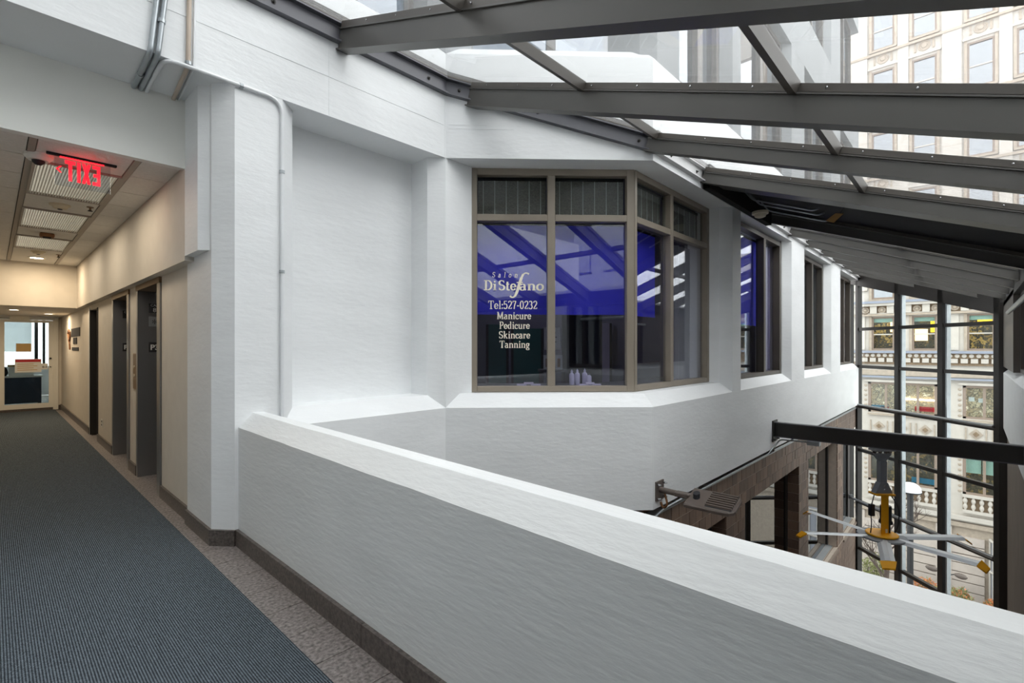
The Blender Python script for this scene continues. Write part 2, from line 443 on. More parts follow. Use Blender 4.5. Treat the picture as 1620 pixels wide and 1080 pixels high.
# ---- granite baseboards in lengths
bb = struct(MB().box(1.276, 1.287, -0.55, 4.08, 0.0, 0.112).build('baseboard_parapet', 'grout'))
v = 4.075
for L in (0.62, 0.61, 0.63, 0.61, 0.61, 0.61, 0.61, 0.3):
    MB().box(1.262, 1.286, v - L + 0.002, v - 0.001, 0.0, 0.118).build('base_piece', 'baseboard_granite', bb); v -= L
bb = struct(MB().prism([(1.125, 4.86), (1.125, 4.185), (1.25, 4.032), (1.262, 4.04), (1.262, 4.07), (1.155, 4.2), (1.155, 4.86)], 0.0, 0.118).build('baseboard_column', 'baseboard_granite'))
bb = struct(MB().box(1.15, 1.172, 4.86, 5.895, 0.0, 0.118).build('baseboard_hall', 'baseboard_granite'))
for a, b in ((7.075, 7.515), (8.725, 10.09), (10.96, 13.4), (13.402, 15.99)):
    MB().box(1.15, 1.172, a, b, 0.0, 0.118).build('base_piece', 'baseboard_granite', bb)
struct(MB().box(-1.2, 1.15, 15.965, 15.99, 0.0, 0.10).build('baseboard_end', 'baseboard_granite'))

# ---- hallway
hw = struct(MB().box(1.17, 1.62, 4.5, 5.895, 0.0, 2.3).box(1.17, 1.62, 7.075, 7.515, 0, 2.3).box(1.17, 1.62, 8.725, 10.1, 0, 2.3)
            .box(1.17, 1.62, 10.95, 16.0, 0, 2.3).box(1.17, 1.62, 10.1, 10.95, 2.12, 2.3).build('wall_hall_right', 'hall_wall'))
struct(MB().box(-1.35, -1.2, 4.65, 16.0, 0, 3.0).build('wall_hall_left', 'hall_wall'))
struct(MB().box(1.08, 1.62, 4.66, 11.9, 2.2, 2.975).build('trim_1', 'hall_wall'), 'beige bulkhead above the lifts')
struct(MB().box(-1.2, 1.62, 11.9, 16.2, 2.2, 2.975).build('trim_2', 'hall_wall'))
struct(MB().box(-1.35, 0.1, 16.0, 16.15, 0, 2.2).box(1.11, 1.62, 16.0, 16.15, 0, 2.2).build('wall_hall_end', 'hall_wall'))
ceil = struct(MB().box(-1.35, 1.62, 4.66, 11.9, 2.976, 3.1).build('ceiling', 'ceiling_void'))
def tiles(u0, u1, edges):
    for a, b in zip(edges[:-1], edges[1:]):
        MB().box(u0 + 0.006, u1 - 0.006, a + 0.006, b - 0.006, 2.962, 2.975).build('ceiling_panel', 'ceiling_tile', ceil)
ed = [4.66 + 0.6 * i for i in range(13)] ; ed[-1] = 11.9
tiles(-1.2, -0.42, ed); tiles(-0.42, 0.185, ed)
tiles(0.225, 0.775, [4.66, 5.33]); tiles(0.225, 0.775, [6.5, 7.2]); tiles(0.225, 0.775, [8.36, 9.03]); tiles(0.225, 0.775, [10.17, 10.8, 11.9])
tiles(0.815, 1.08, ed)
for u in (0.205, 0.795): MB().box(u - 0.02, u + 0.02, 4.66, 11.9, 2.955, 2.975).build('grid_bar', 'ceiling_grid', ceil)

# ---- header above the hallway mouth, bulkhead end block and the big column
struct(MB().box(-2.0, 1.10, 4.65, 4.72, 2.94, 3.5).box(-2.0, -1.2, 4.65, 4.72, 0, 2.94).build('wall_header', 'header_white'))
struct(MB().prism([(1.08, 4.30), (1.145, 4.24), (1.5, 4.24), (1.5, 4.66), (1.08, 4.66)], 2.235, 3.5).build('trim_3', 'white_paint'))
struct(MB().prism([(1.145, 4.86), (1.145, 4.2), (1.26, 4.05), (1.611, 4.05), (1.745, 4.184), (1.745, 4.66), (1.5, 4.86)], 0.0, 3.495).build('wall_column', 'white_paint'))
# ---- recessed blank panel
struct(MB().box(1.7, 3.25, 4.47, 4.66, 0.9, 3.5).build('wall_recess', 'white_paint'))

# ---- storey rings: spandrels with sloping sills, repeated upwards
PATH = [C1, C2, (UEND, V3)]
def ringprof(z0, zs): return [(0, z0), (0, zs), (0.136, zs + 0.136), (0.62, zs + 0.136), (0.62, z0)]
struct(MB().sweep(ringprof(-0.25, 0.852), [(1.48, V1)] + PATH).build('wall_atrium_left', 'white_paint'))
struct(MB().sweep(ringprof(3.492, 4.592), [(-2.2, V1)] + PATH).build('wall_beam', 'white_paint'))
struct(MB().sweep(ringprof(7.232, 8.332), [(-2.2, V1)] + PATH).build('wall_upper_spandrel', 'concrete_grey'))
struct(MB().sweep(ringprof(10.972, 12.4), [(-2.2, V1)] + PATH).build('wall_upper_parapet', 'concrete_grey'))

# piers between the windows (front width, then a splay, then a straight reveal)
def pier_w3(a, b, name, z0, z1, m, depth=0.6, deep_left=False):
    s = 0.136
    poly = [(a, V3 + 0.001), (b, V3 + 0.001), (b + s, V3 + s), (b + s, V3 + depth), (a - s, V3 + depth), (a - s, V3 + s)]
    return struct(MB().prism(poly, z0, z1).build(name, m))
corner_poly = [(3.154, 4.62), (3.154, 4.186), (3.29, 4.051), (3.66, 4.051), (3.9, 4.29), (3.6, 4.66)]
PIERS = [(7.249, 7.59), (10.398, 11.366), (13.983, 15.124)]
struct(MB().prism(corner_poly, 0.852, 3.495).build('wall_pier_corner', 'white_paint'))
for i, (a, b) in enumerate(PIERS): pier_w3(a, b, 'wall_pier', 0.852, 3.495, 'white_paint')
for f, z0 in ((1, 4.592), (2, 8.332)):
    z1 = z0 + 2.65
    struct(MB().prism(corner_poly, z0, z1).build('wall_upper_corner', 'concrete_grey'))
    struct(MB().prism([(0.9, 4.051), (1.611, 4.051), (1.745, 4.184), (1.745, 4.66), (0.7, 4.66), (0.7, 4.184)], z0, z1).build('wall_upper_column', 'concrete_grey'))
    for a, b in PIERS + [(4.95, 5.5)]: pier_w3(a, b, 'wall_upper_pier', z0, z1, 'concrete_grey')

# ---- other sides of the walkway, only glimpsed in reflections
struct(MB().box(-2.15, -2.0, -6.0, 4.66, 0, 5.0).build('wall_walkway_left', 'white_paint'))
struct(MB().box(-2.15, 16.0, -6.2, -6.0, -0.25, 2.7).build('wall_back', 'hall_wall'))
struct(MB().box(-2.15, 15.2, -6.0, -0.62, 2.52, 2.7).build('ceiling_back', 'ceiling_tile'))
struct(MB().box(1.285, 1.6, -0.95, -0.5, -0.25, 2.52).build('wall_column_back', 'white_paint'))
struct(MB().box(1.285, 1.45, -6.0, -0.95, -0.25, 2.52).build('wall_walkway_right', 'hall_wall'))

# ---- right-hand side of the atrium
struct(MB().sweep([(0, -0.25), (0, 0.935), (0.136, 1.071), (0.45, 1.071), (0.45, -0.25)], [(14.98, -0.5), (1.6, -0.5)]).build('wall_atrium_right', 'white_paint'))
struct(MB().box(1.6, 15.02, -0.9, -0.56, -14.5, -0.25).build('wall_ribbed', 'ribbed_concrete'))
struct(MB().box(11.5, 14.98, -0.62, -0.5, 1.071, 2.45).build('trim_4', 'dark_frame'))

# ---- dark brick-tile wall below the white spandrel
BV = 2.56
brickwall = struct(MB().box(4.86, 18.2, BV + 0.006, 2.9, -0.935, -0.36)
                   .box(7.222, 8.004, BV + 0.006, 2.9, -3.76, -0.935).box(11.272, 12.043, BV + 0.006, 2.9, -3.76, -0.935)
                   .box(15.204, 15.958, BV + 0.006, 2.9, -3.76, -0.935).box(4.86, 18.2, BV + 0.006, 2.9, -14.5, -3.77).build('wall_brick', 'mortar'))
cf, sf = math.cos(math.radians(43.19)), math.sin(math.radians(43.19))
cand = []
def brick_at(u, z, wdt, face):
    if wdt < 0.03: return
    d = u * cf + BV * sf; r = u * sf - BV * cf
    px = 810 + 774.4 * r / d; py = 548 - 774.4 * (z - 1.5) / d
    vis = py < 651 + 0.2702 * (px - 417) + 6
    cand.append((not vis, d, u, z, wdt, face))
CH, CW = 0.19, 0.2
def field(u0, u1, ztop, zbot):
    k = 0; z = ztop
    while z - 0.02 > zbot:
        zz = max(z - CH, zbot); u = u0 - (CW / 2 if k % 2 else 0)
        while u < u1 - 0.001:
            a, b = max(u, u0), min(u + CW, u1)
            brick_at((a + b) / 2, (z + zz) / 2, b - a, 'f%.3f' % (z - zz)); u += CW
        z = zz; k += 1
field(4.86, 18.1, -0.365, -0.935)
for a, b in ((7.21, 8.016), (11.26, 12.055), (15.192, 15.97)): field(a, b, -0.935, -3.76)
field(11.0, 18.1, -3.79, -5.3)
for u in (7.21, 11.26, 15.192):                      # visible side reveals of the pillars
    z = -0.935; k = 0
    while z > -3.75:
        cand.append((False if z > -2.5 or u > 9 else True, u, u, z - 0.095, 0.2, 'r')); z -= CH
cand.sort(key=lambda c: (c[0], c[1]))
BM = {}
def brick_mesh(w, h, face, m):
    key = (round(w, 3), round(h, 3), face, m)
    if key not in BM:
        b = MB()
        if face == 'f': b.box(-w / 2 + 0.005, w / 2 - 0.005, 0, 0.02, -h / 2 + 0.005, h / 2 - 0.005)
        else: b.box(0, 0.014, 0.002, 0.2, -h / 2 + 0.005, h / 2 - 0.005)
        BM[key] = b.mesh('brick')
    return BM[key]
rest = MB(); made = 0
for hid, d, u, z, w, face in cand:
    h = CH if face == 'r' else float(face[1:])
    jit = RND.uniform(-0.002, 0.002)
    if made < 300 and not hid:
        m = 'dark_brick_%d' % RND.choice((1, 1, 2, 2, 3))
        link('brick', brick_mesh(w, h, face[0], m), m, brickwall, loc=(u, BV + jit + (0.0 if face[0] == 'f' else 0.012), z)); made += 1
    elif face[0] == 'f':
        rest.box(u - w / 2 + 0.005, u + w / 2 - 0.005, BV + jit, BV + 0.02, z - h / 2 + 0.005, z + h / 2 - 0.005)
tag(rest.build('far_bricks', 'dark_brick_2', brickwall), kind='stuff')
for i, (a, b) in enumerate(((4.9, 7.21), (8.016, 11.26), (12.055, 15.192), (15.97, 18.1))):
    w = thing('window_%d' % (20 + i), None, None, ((a + b) / 2, 2.8, -3.76), kind='structure')
    MB().box(a, a + 0.07, 2.765, 2.84, -3.72, -0.94).build('jamb', 'black_steel', w)
    MB().box(b - 0.1, b, 2.765, 2.84, -3.72, -0.94).build('jamb', 'black_steel', w)
    MB().box(a, b, 2.765, 2.84, -1.01, -0.94).build('head', 'black_steel', w)
    MB().box(a + 0.07, b - 0.1, 2.79, 2.80, -3.7, -1.0).build('pane', 'glass_tower', w)
    MB().box(a + .01, b - .01, 2.86, 2.88, -3.7, -.95).build('room_behind', 'salon_dark', w)
    MB().extr([(a, 2.53, -3.80), (a, 2.66, -3.765), (a, 2.66, -3.83), (a, 2.53, -3.85)], (b - a, 0, 0)).build('sill_board', 'window_taupe', w)
    MB().extr([(a, 2.675, -3.762), (a, 2.80, -3.73), (a, 2.80, -3.82), (a, 2.675, -3.82)], (b - a, 0, 0)).build('sill_board', 'concrete_grey', w)
struct(MB().box(4.86, 18.0, 2.53, 2.64, -0.362, -0.345).build('trim_5', 'galvanised'))
struct(MB().box(4.9, 18.0, 2.66, 3.2, -0.36, -0.25).build('trim_6', 'rust'))

# ---- sloping glass roof
roof = thing('skylight_roof', 'sloping glass roof on dark grey steel rafters over the atrium', None, (6, V3, 3.57), kind='structure')
RU = [-1.87, -0.54, 0.79, 2.12, 3.47, 4.80, 6.15, 8.85, 10.18, 11.5, 12.82, 14.13, 15.34, 16.53]
def vlow(u): return max(-0.55, u - 15.45)
sl = math.atan(0.371); UPV = Vector((0, -math.sin(sl), math.cos(sl)))
for u in RU:
    v0, v1 = vlow(u), vwall(u)
    a = Vector((u, v0, zr(v0))); b = Vector((u, v1, zr(v1)))
    lo_ = -0.045 if u < 4 else 0.0
    web = MB().bar(a + UPV * ((lo_ + 0.13) / 2), b + UPV * ((lo_ + 0.13) / 2), 0.065, 0.13 - lo_, UPV)
    web.bar(a + UPV * lo_, b + UPV * lo_, 0.115, 0.011, UPV)
    web.bar(a + UPV * 0.125, b + UPV * 0.125, 0.095, 0.01, UPV)
    web.build('rafter', 'steel_grey', roof)
    if not 6 < u < 6.3 or True:
        g = MB().bar(a + UPV * 0.163, b + UPV * 0.163, 0.065, 0.05, UPV).build('glazing_bar', 'steel_bar', roof)
        sc = MB(); t = v0 + 0.4
        while t < v1 - 0.2:
            p = Vector((u, t, zr(t))) + UPV * 0.163
            sc.lathe([(0.007, 0), (0.007, 0.005), (0.003, 0.008)], p + Vector((-0.033, 0, 0)), 6, (-1, 0, 0)); t += 0.42
        if sc.v: tag(sc.build('screw_heads', 'chrome', g), kind='stuff')
PV = [-0.42, 0.86, 2.46]
bays = [(a, b) for a, b in zip(RU[:-1], RU[1:])]
for a, b in bays:
    dark = abs(a - 6.15) < 0.01
    lo = max(-0.5, vlow(b))
    cuts = [lo] + [x for x in PV[1:] if lo + 0.3 < x < min(vwall(a), vwall(b)) - 0.05]
    for x in cuts[1:]:
        if dark: continue
        p = Vector((a + 0.035, x, zr(x))) + UPV * 0.155; q = Vector((b - 0.035, x, zr(x))) + UPV * 0.155
        MB().bar(p, q, 0.05, 0.075, UPV).build('purlin', 'steel_bar', roof)
    tops = cuts[1:] + [None]
    for i, c0 in enumerate(cuts):
        c1 = tops[i]
        if c1 is None:
            poly = [(a, c0), (b, c0), (b, vwall(b))]
            for cu in (C2, C1):
                if a + 0.01 < cu[0] < b - 0.01: poly.append(cu)
            poly.append((a, vwall(a)))
        else: poly = [(a, c0), (b, c0), (b, c1), (a, c1)]
        pts = [Vector((x, y, zr(y))) + UPV * 0.185 for x, y in poly]
        MB().extr(pts, UPV * 0.008).build('opaque_panel' if dark else 'pane', 'black_matte' if dark else 'glass_roof', roof)
# ledger channel bolted along the concrete, following the wall line
def seg3(a, b, nrm, o0, o1, z0, z1):
    n = Vector(nrm); P = []
    for p in (Vector(a), Vector(b)):
        P += [p + n * o0 + Vector((0, 0, z0)), p + n * o1 + Vector((0, 0, z0)), p + n * o1 + Vector((0, 0, z1)), p + n * o0 + Vector((0, 0, z1))]
    return P, [(0, 1, 2, 3), (7, 6, 5, 4), (0, 4, 5, 1), (1, 5, 6, 2), (2, 6, 7, 3), (3, 7, 4, 0)]
def ledger(a, b, nrm, bolts, mt='steel_ledger'):
    m = MB(); m.add(*seg3(a, b, nrm, 0.0, 0.014, 0.0, 0.17)); m.add(*seg3(a, b, nrm, 0.014, 0.06, 0.0, 0.014)); m.add(*seg3(a, b, nrm, 0.014, 0.06, 0.155, 0.17))
    o = m.build('ledger_channel', mt, roof)
    MB().add(*seg3(a, b, nrm, 0.0, 0.06, 0.172, 0.23)).build('glazing_bar', 'steel_bar', roof)
    A, B, n = Vector(a), Vector(b), Vector(nrm)
    for t in bolts:
        p = A.lerp(B, t) + Vector((0, 0, 0.085)) + n * 0.014
        MB().lathe([(0.02, 0), (0.02, 0.004), (0.012, 0.004), (0.012, 0.016), (0.006, 0.018), (0.006, 0.026)], p, 8, n).build('bolt', 'black_steel', o)
z1, z3 = zr(V1), zr(V3)
ledger((-1.87, V1, z1), (3.29, V1, z1), (0, -1, 0), [0.1, 0.27, 0.44, 0.66, 0.79, 0.955])
ledger((3.29, V1, z1), (4.854, V3, z3), (-S2, -S2, 0), [0.065, 0.44, 0.93])
ledger((4.854, V3, z3), (6.2, V3, z3), (0, -1, 0), [0.3, 0.82], 'ledger_lit')
ledger((8.8, V3, z3), (UEND, V3, z3), (0, -1, 0), [0.03, 0.11, 0.2, 0.29, 0.38, 0.48, 0.58, 0.68, 0.78, 0.88], 'ledger_lit')
MB().box(-1.9, 14.98, -0.62, -0.5, 2.36, 2.62).build('eave_beam', 'black_steel', roof)
# dark movement joint between the two halves of the roof: two hanging grey straps, a soffit strip
MB().bar(Vector((6.5, -0.5, zr(-0.5) + 0.05)), Vector((6.5, V3, zr(V3) + 0.05)), 0.3, 0.012, UPV).build('soffit_strip', 'steel_bar', roof)
for x in (7.2, 7.5, 7.95):
    MB().tube(rounded([(x, 2.35, 3.72), (x, 2.2, 3.52), (x + 0.08, 1.5, 3.26), (x + 0.2, 1.45, 3.3)], 0.05, 3), 0.012, 6).build('hanger_strap', 'galvanised', roof)

MB().box(6.2, 8.8, 2.40, 2.49, 3.50, 3.80).build('joint_closure', 'black_matte', roof)
# ---- glazed end wall set at 45 degrees
EK = 15.5
def ep(v, z, off=0.0): return Vector((EK + v + off * S2, v - off * S2, z))
endw = thing('window_30', 'tall glazed end wall of dark steel posts and rails', None, ep(1.0, -14.5), kind='structure')
D45 = Vector((S2, S2, 0)); N45 = Vector((S2, -S2, 0))
ZB = -14.5
for v, w in ((2.49, 0.09), (1.45, 0.13), (0.52, 0.14), (-0.44, 0.12), (2.72, 0.07)):
    top = zr(v) + 0.1
    MB().obox(ep(v, (ZB + top) / 2), D45, N45, (0, 0, 1), w / 2, 0.07, (top - ZB) / 2).build('post', 'black_steel', endw)
    if w > 0.12:
        MB().obox(ep(v - 0.115 / 1.41 - 0.01, (ZB + top) / 2, 0.02), D45, N45, (0, 0, 1), 0.02, 0.05, (top - ZB) / 2 - 0.1).build('post_trim', 'galvanised', endw)
RAILZ = (2.02, 0.9, -0.30, -1.61, -3.18, -4.57, -6.1)
for z in RAILZ:
    MB().obox(ep(1.02, z), D45, N45, (0, 0, 1), 2.08, 0.05, 0.045).build('rail', 'black_steel', endw)
for z in (-0.24, -3.10):
    MB().tube([ep(2.6, z, -0.16), ep(-0.46, z, -0.16)], 0.035, 10).build('tube_rail', 'stainless', endw)
hd = [ep(2.75, zr(2.75) - 0.22), ep(-0.5, zr(-0.5) - 0.28), ep(-0.5, zr(-0.5) + 0.2), ep(2.75, zr(2.75) + 0.2)]
MB().extr([p - N45 * 0.07 for p in hd], N45 * 0.14).build('head_beam', 'black_steel', endw)
vs_ = [2.72, 2.49, 1.45, 0.52, -0.44]; zs_ = [3.6] + list(RAILZ) + [ZB]
for a, b in zip(vs_[:-1], vs_[1:]):
    for z0, z1_ in zip(zs_[1:], zs_[:-1]):
        if z1_ > 3: pts = [ep(a, z0), ep(b, z0), ep(b, zr(b) - 0.2), ep(a, zr(a) - 0.2)]
        else: pts = [ep(a, z0), ep(b, z0), ep(b, z1_), ep(a, z1_)]
        MB().extr(pts, N45 * 0.008).build('pane', 'glass_clear', endw)
for z in (-3.1, -5.0):
    MB().obox(ep(2.62, z, -0.1), D45, N45, (0, 0, 1), 0.04, 0.05, 0.06).build('clamp', 'galvanised', endw)

# ---- guessed neighbouring blocks, added to block low sky, seen only as reflections
ob = thing('opposite_block', 'guessed pale concrete office block with a window grid, added to block low sky', None, (-5, -18, 2.5), kind='structure')
MB().box(-34, 13, -21, -18, -14.5, 15).build('block_wall', 'concrete_grey', ob)
for i in range(15):
    for j in range(4):
        MB().box(-33 + 3.05 * i, -31 + 3.05 * i, -18.02, -17.9, 3.2 + 3.0 * j, 4.9 + 3.0 * j).build('block_window', 'glass_tower', ob)
        MB().box(-33.1 + 3.05 * i, -30.9 + 3.05 * i, -18.2, -18.0, 3.05 + 3.0 * j, 3.2 + 3.0 * j).build('block_sill', 'coping_white', ob)
struct(MB().box(-3.2, -2.2, -6.0, 4.05, 5.0, 11.0).build('wall_sky_blocker', 'concrete_grey'))  # unseen upper wall, added to cut low sky light over the walkway
usd = bpy.data.objects['wall_sky_blocker']
for i in range(4):
    for j in range(2): MB().box(-2.22, -2.15, -5.4 + 2.4 * i, -3.6 + 2.4 * i, 5.6 + 2.8 * j, 7.4 + 2.8 * j).build('upper_pane', 'glass_tower', usd)

# ---- lower storeys of the atrium close it below the walkway
struct(MB().box(-4.0, 15.2, -7.0, 9.0, -14.8, -14.5).build('floor_atrium', 'office_tile'))
struct(MB().box(1.30, 1.48, -6.0, 4.1, -14.5, -0.25).build('wall_below_walkway', 'dark_brick_1'))
struct(MB().prism([(1.48, 4.13), (3.32, 4.13), (4.84, 2.61), (4.84, 3.3), (3.4, 4.8), (1.48, 4.8)], -14.5, -0.25).build('wall_below_bay', 'dark_brick_2'))

# ---- raised form lines left in the painted concrete beam
wb = bpy.data.objects['wall_beam']
def formline(a, b, nrm, z0, z1): MB().add(*seg3(a, b, nrm, -0.002, 0.0025, z0, z1)).build('form_line', 'white_paint', wb)
formline((-2.0, V1, 0), (3.28, V1, 0), (0, -1, 0), 3.83, 3.836)
formline((2.0, V1, 0), (2.006, V1, 0), (0, -1, 0), 3.5, 4.14); formline((3.276, V1, 0), (3.284, V1, 0), (0, -1, 0), 3.5, 4.14)
formline((3.31, 4.03, 0), (3.8, 3.54, 0), (-S2, -S2, 0), 3.80, 3.806); formline((3.31, 4.03, 0), (3.6, 3.74, 0), (-S2, -S2, 0), 3.84, 3.848)
rc = bpy.data.objects['wall_recess']
MB().box(1.75, 3.15, 4.4685, 4.4705, 1.92, 1.925).build('form_line', 'white_paint', rc); MB().box(1.75, 2.6, 4.4685, 4.4705, 2.75, 2.755).build('form_line', 'white_paint', rc)

MB().box(14.93, 15.2, -0.66, -0.43, -14.5, 2.45).build('corner_post', 'black_steel', endw)
# ================================================================== WINDOWS OF THE SALON AND ALONG THE ATRIUM
N_C = Vector((S2, S2, 0)); T_C = Vector((S2, -S2, 0))
def cham(s, o, z): return Vector((C1[0], C1[1], 0)) + N_C * o + T_C * s + Vector((0, 0, z))
def frame_piece(win, name, A, t, n, s0, s1, z0, z1, d, m, o=0.0):
    c = A + t * ((s0 + s1) / 2) + n * (o + d / 2) + Vector((0, 0, (z0 + z1) / 2))
    return MB().obox(c, t, n, (0, 0, 1), (s1 - s0) / 2, d / 2, (z1 - z0) / 2).build(name, m, win, bevel=0.004)
def window(name, label, A, t, n, s_in, z0, z1, jl, jr, mull, transom, m, gl, depth=0.1, go=0.075):
    """A: plan point where s = 0 on the frame front; s_in: (start, end) of the whole unit"""
    A = Vector((A[0], A[1], 0)); s0, s1 = s_in
    w = thing(name, label, None, A + t * ((s0 + s1) / 2) + Vector((0, 0, z0)), kind='structure')
    fp = lambda nm, a, b, c, d, dd=depth: frame_piece(w, nm, A, t, n, a, b, c, d, dd, m)
    fp('jamb', s0, s0 + jl, z0, z1); fp('jamb', s1 - jr, s1, z0, z1)
    hw = 0.075
    fp('head', s0 + jl, s1 - jr, z1 - hw, z1, depth * 0.95); fp('sill', s0 + jl, s1 - jr, z0, z0 + 0.065, depth * 0.95)
    edges = [s0 + jl]
    for a, b in mull: fp('mullion', a, b, z0 + 0.065, z1 - hw, depth * 1.02); edges += [a, b]
    edges.append(s1 - jr); spans = [(edges[i], edges[i + 1]) for i in range(0, len(edges), 2)]
    for a, b in spans:
        if transom: fp('transom', a, b, transom[0], transom[1], depth * 0.95)
        zz = [(z0 + 0.065, transom[0]), (transom[1], z1 - hw)] if transom else [(z0 + 0.065, z1 - hw)]
        for c, d in zz:
            p = A + t * ((a + b) / 2) + n * go + Vector((0, 0, (c + d) / 2))
            MB().obox(p, t, n, (0, 0, 1), (b - a) / 2, 0.004, (d - c) / 2).build('pane', 'glass_clear' if transom and c > transom[0] and gl == 'glass_salon' else gl, w)
    return w, spans
XA, YA = Vector((1, 0, 0)), Vector((0, 1, 0))
A1 = cham(0, 0.28, 0)
win1, sp1 = window('window_1', 'bronze framed bay window with salon lettering', A1, T_C, N_C, (0.25, 2.09), 0.992, 3.492, 0.07, 0.085, [(1.109, 1.195)], (2.905, 2.98), 'bronze_frame', 'glass_salon')
A2 = Vector((4.975, 2.766, 0))
win2, sp2 = window('window_2', 'bronze framed side of the bay window', A2, XA, YA, (0.0, 2.14), 0.992, 3.492, 0.05, 0.08, [(0.90, 0.98)], (2.905, 2.98), 'bronze_frame', 'glass_salon')
for i, (a, b, ms, nm) in enumerate(((7.73, 10.255, (9.2, 9.31), 'blue blind'), (11.505, 13.84, (12.72, 12.83), 'pale curtain'), (15.265, 17.55, (16.5, 16.6), 'dark glass'))):
    window('window_%d' % (3 + i), 'dark framed narrow window with %s' % nm, (a, 2.63), XA, YA, (0, b - a), 0.992, 3.46, 0.1, 0.1, [(ms[0] - a, ms[1] - a)], None, 'dark_frame', 'glass_salon', depth=0.13, go=0.11)
# right-hand side windows of the atrium
w, _ = window('window_6', 'dark framed window strip on the far side of the atrium', (11.5, -0.58), -XA, -YA, (0, 9.9), 1.071, 2.4, 0.08, 0.08, [(1.9 * k, 1.9 * k + 0.07) for k in range(1, 6)], None, 'dark_frame', 'glass_tower')
# upper storeys, seen through the skylight
k = 0
for z0 in (4.728, 8.468):
    window('window_%d' % (7 + k), None, A1, T_C, N_C, (0.2, 2.09), z0, z0 + 2.5, 0.07, 0.1, [(1.1, 1.2)], (z0 + 1.2, z0 + 1.27), 'dark_frame', 'glass_tower')
    window('window_%d' % (8 + k), None, (1.75, 4.4), XA, YA, (0, 1.38), z0, z0 + 2.5, 0.07, 0.07, [(0.65, 0.72)], None, 'dark_frame', 'glass_tower')
    for i, (a, b) in enumerate(((5.64, 7.11), (7.73, 10.255), (11.505, 13.84), (15.265, 17.6))):
        window('window_%d' % (9 + k + i), None, (a, 2.63), XA, YA, (0, b - a), z0, z0 + 2.5, 0.08, 0.08, [((b - a) / 2, (b - a) / 2 + 0.08)], None, 'dark_frame', 'glass_tower')
        MB().box(a, b, 2.95, 3.0, z0 + 0.9, z0 + 2.5).build('blind', 'concrete_grey', bpy.data.objects['window_%d' % (9 + k + i)])
    k = 31

# salon rooms behind the glass
room = [(3.62, 4.68), (3.62, 8.0), (17.85, 8.0), (17.85, 3.12), (5.13, 3.12)]
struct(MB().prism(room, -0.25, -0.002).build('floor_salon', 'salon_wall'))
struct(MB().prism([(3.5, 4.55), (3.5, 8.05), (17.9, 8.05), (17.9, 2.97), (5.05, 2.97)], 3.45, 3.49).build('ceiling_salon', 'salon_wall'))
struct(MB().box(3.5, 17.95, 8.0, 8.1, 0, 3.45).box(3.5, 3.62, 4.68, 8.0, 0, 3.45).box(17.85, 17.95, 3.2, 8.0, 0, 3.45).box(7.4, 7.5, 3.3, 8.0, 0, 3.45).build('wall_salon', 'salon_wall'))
for i, (x, y) in enumerate(((5.2, 5.6), (6.3, 5.2), (6.6, 6.8), (9.0, 5.0))):
    f = thing('tube_light', ['short white tube light on salon ceiling nearest the lettered pane', 'short white tube light on salon ceiling beside the dividing wall', 'short white tube light at the back of the salon ceiling', 'short white tube light in the room behind the blue blind'][i], 'light', (x, y, 3.45), 'tube lights on the salon ceiling')
    MB().box(x - 0.3, x + 0.3, y - 0.04, y + 0.04, 3.40, 3.45).build('fitting', 'plastic_white', f)
    MB().tube([(x - 0.28, y, 3.385), (x + 0.28, y, 3.385)], 0.016, 8).build('tube', 'lamp_glow', f)
    ll = bpy.data.lights.new('tube_lamp', 'AREA'); ll.shape = 'RECTANGLE'; ll.size = 0.56; ll.size_y = 0.04; ll.energy = 2.0; ll.color = (0.86, 0.9, 1.0)
    lo = bpy.data.objects.new('tube_lamp', ll); COL.objects.link(lo); lo.location = (x, y, 3.36)

# woven shades behind the top lights
for i, (A, t, n, (a, b), nm) in enumerate([(A1, T_C, N_C, s, x) for s, x in zip(sp1, ('above the salon lettering', 'right of the lettered pane'))] + [(A2, XA, YA, s, x) for s, x in zip(sp2, ('on the angled side, nearest the corner post', 'at the far end of the bay'))]):
    A = Vector(A)
    c = A + t * ((a + b) / 2) + n * 0.15 + Vector((0, 0, 3.19))
    sh = thing('woven_shade', 'dark woven reed shade ' + nm, 'window shade', c - Vector((0, 0, 0.24)), 'woven shades across the top of the bay window')
    MB().obox(c, t, n, (0, 0, 1), (b - a) / 2 - 0.005, 0.006, 0.235).build('reed_panel', 'woven_dark', sh)
    ncord = 6 if b - a > 0.7 else 6
    for q in range(ncord):
        p = c + t * ((b - a) * ((q + 0.5) / ncord - 0.5)) - n * 0.009
        MB().obox(p, t, n, (0, 0, 1), 0.003, 0.002, 0.23).build('cord', 'paper_white', sh)
    MB().obox(c + Vector((0, 0, 0.225)), t, n, (0, 0, 1), (b - a) / 2 - 0.004, 0.016, 0.016).build('headrail', 'ink', sh)
# blue roller blinds
def blind(label, A, t, n, a, b, z0, z1):
    A = Vector(A); c = A + t * ((a + b) / 2) + n * 0.2 + Vector((0, 0, (z0 + z1) / 2))
    o = thing('roller_blind', label, 'blind', c - Vector((0, 0, (z1 - z0) / 2)), 'blue blinds behind the atrium windows')
    MB().obox(c, t, n, (0, 0, 1), (b - a) / 2, 0.003, (z1 - z0) / 2).build('fabric', 'blue_blind', o)
    MB().obox(c - Vector((0, 0, (z1 - z0) / 2)), t, n, (0, 0, 1), (b - a) / 2, 0.008, 0.01).build('hem_bar', 'blue_blind', o)
    MB().tube([c + Vector((0, 0, (z1 - z0) / 2)) - t * ((b - a) / 2), c + Vector((0, 0, (z1 - z0) / 2)) + t * ((b - a) / 2)], 0.02, 8).build('roller', 'ink', o)
blind('royal blue roller blind behind the salon lettering', A1, T_C, N_C, sp1[0][0] - 0.02, sp1[0][1] + 0.02, 1.88, 2.92)
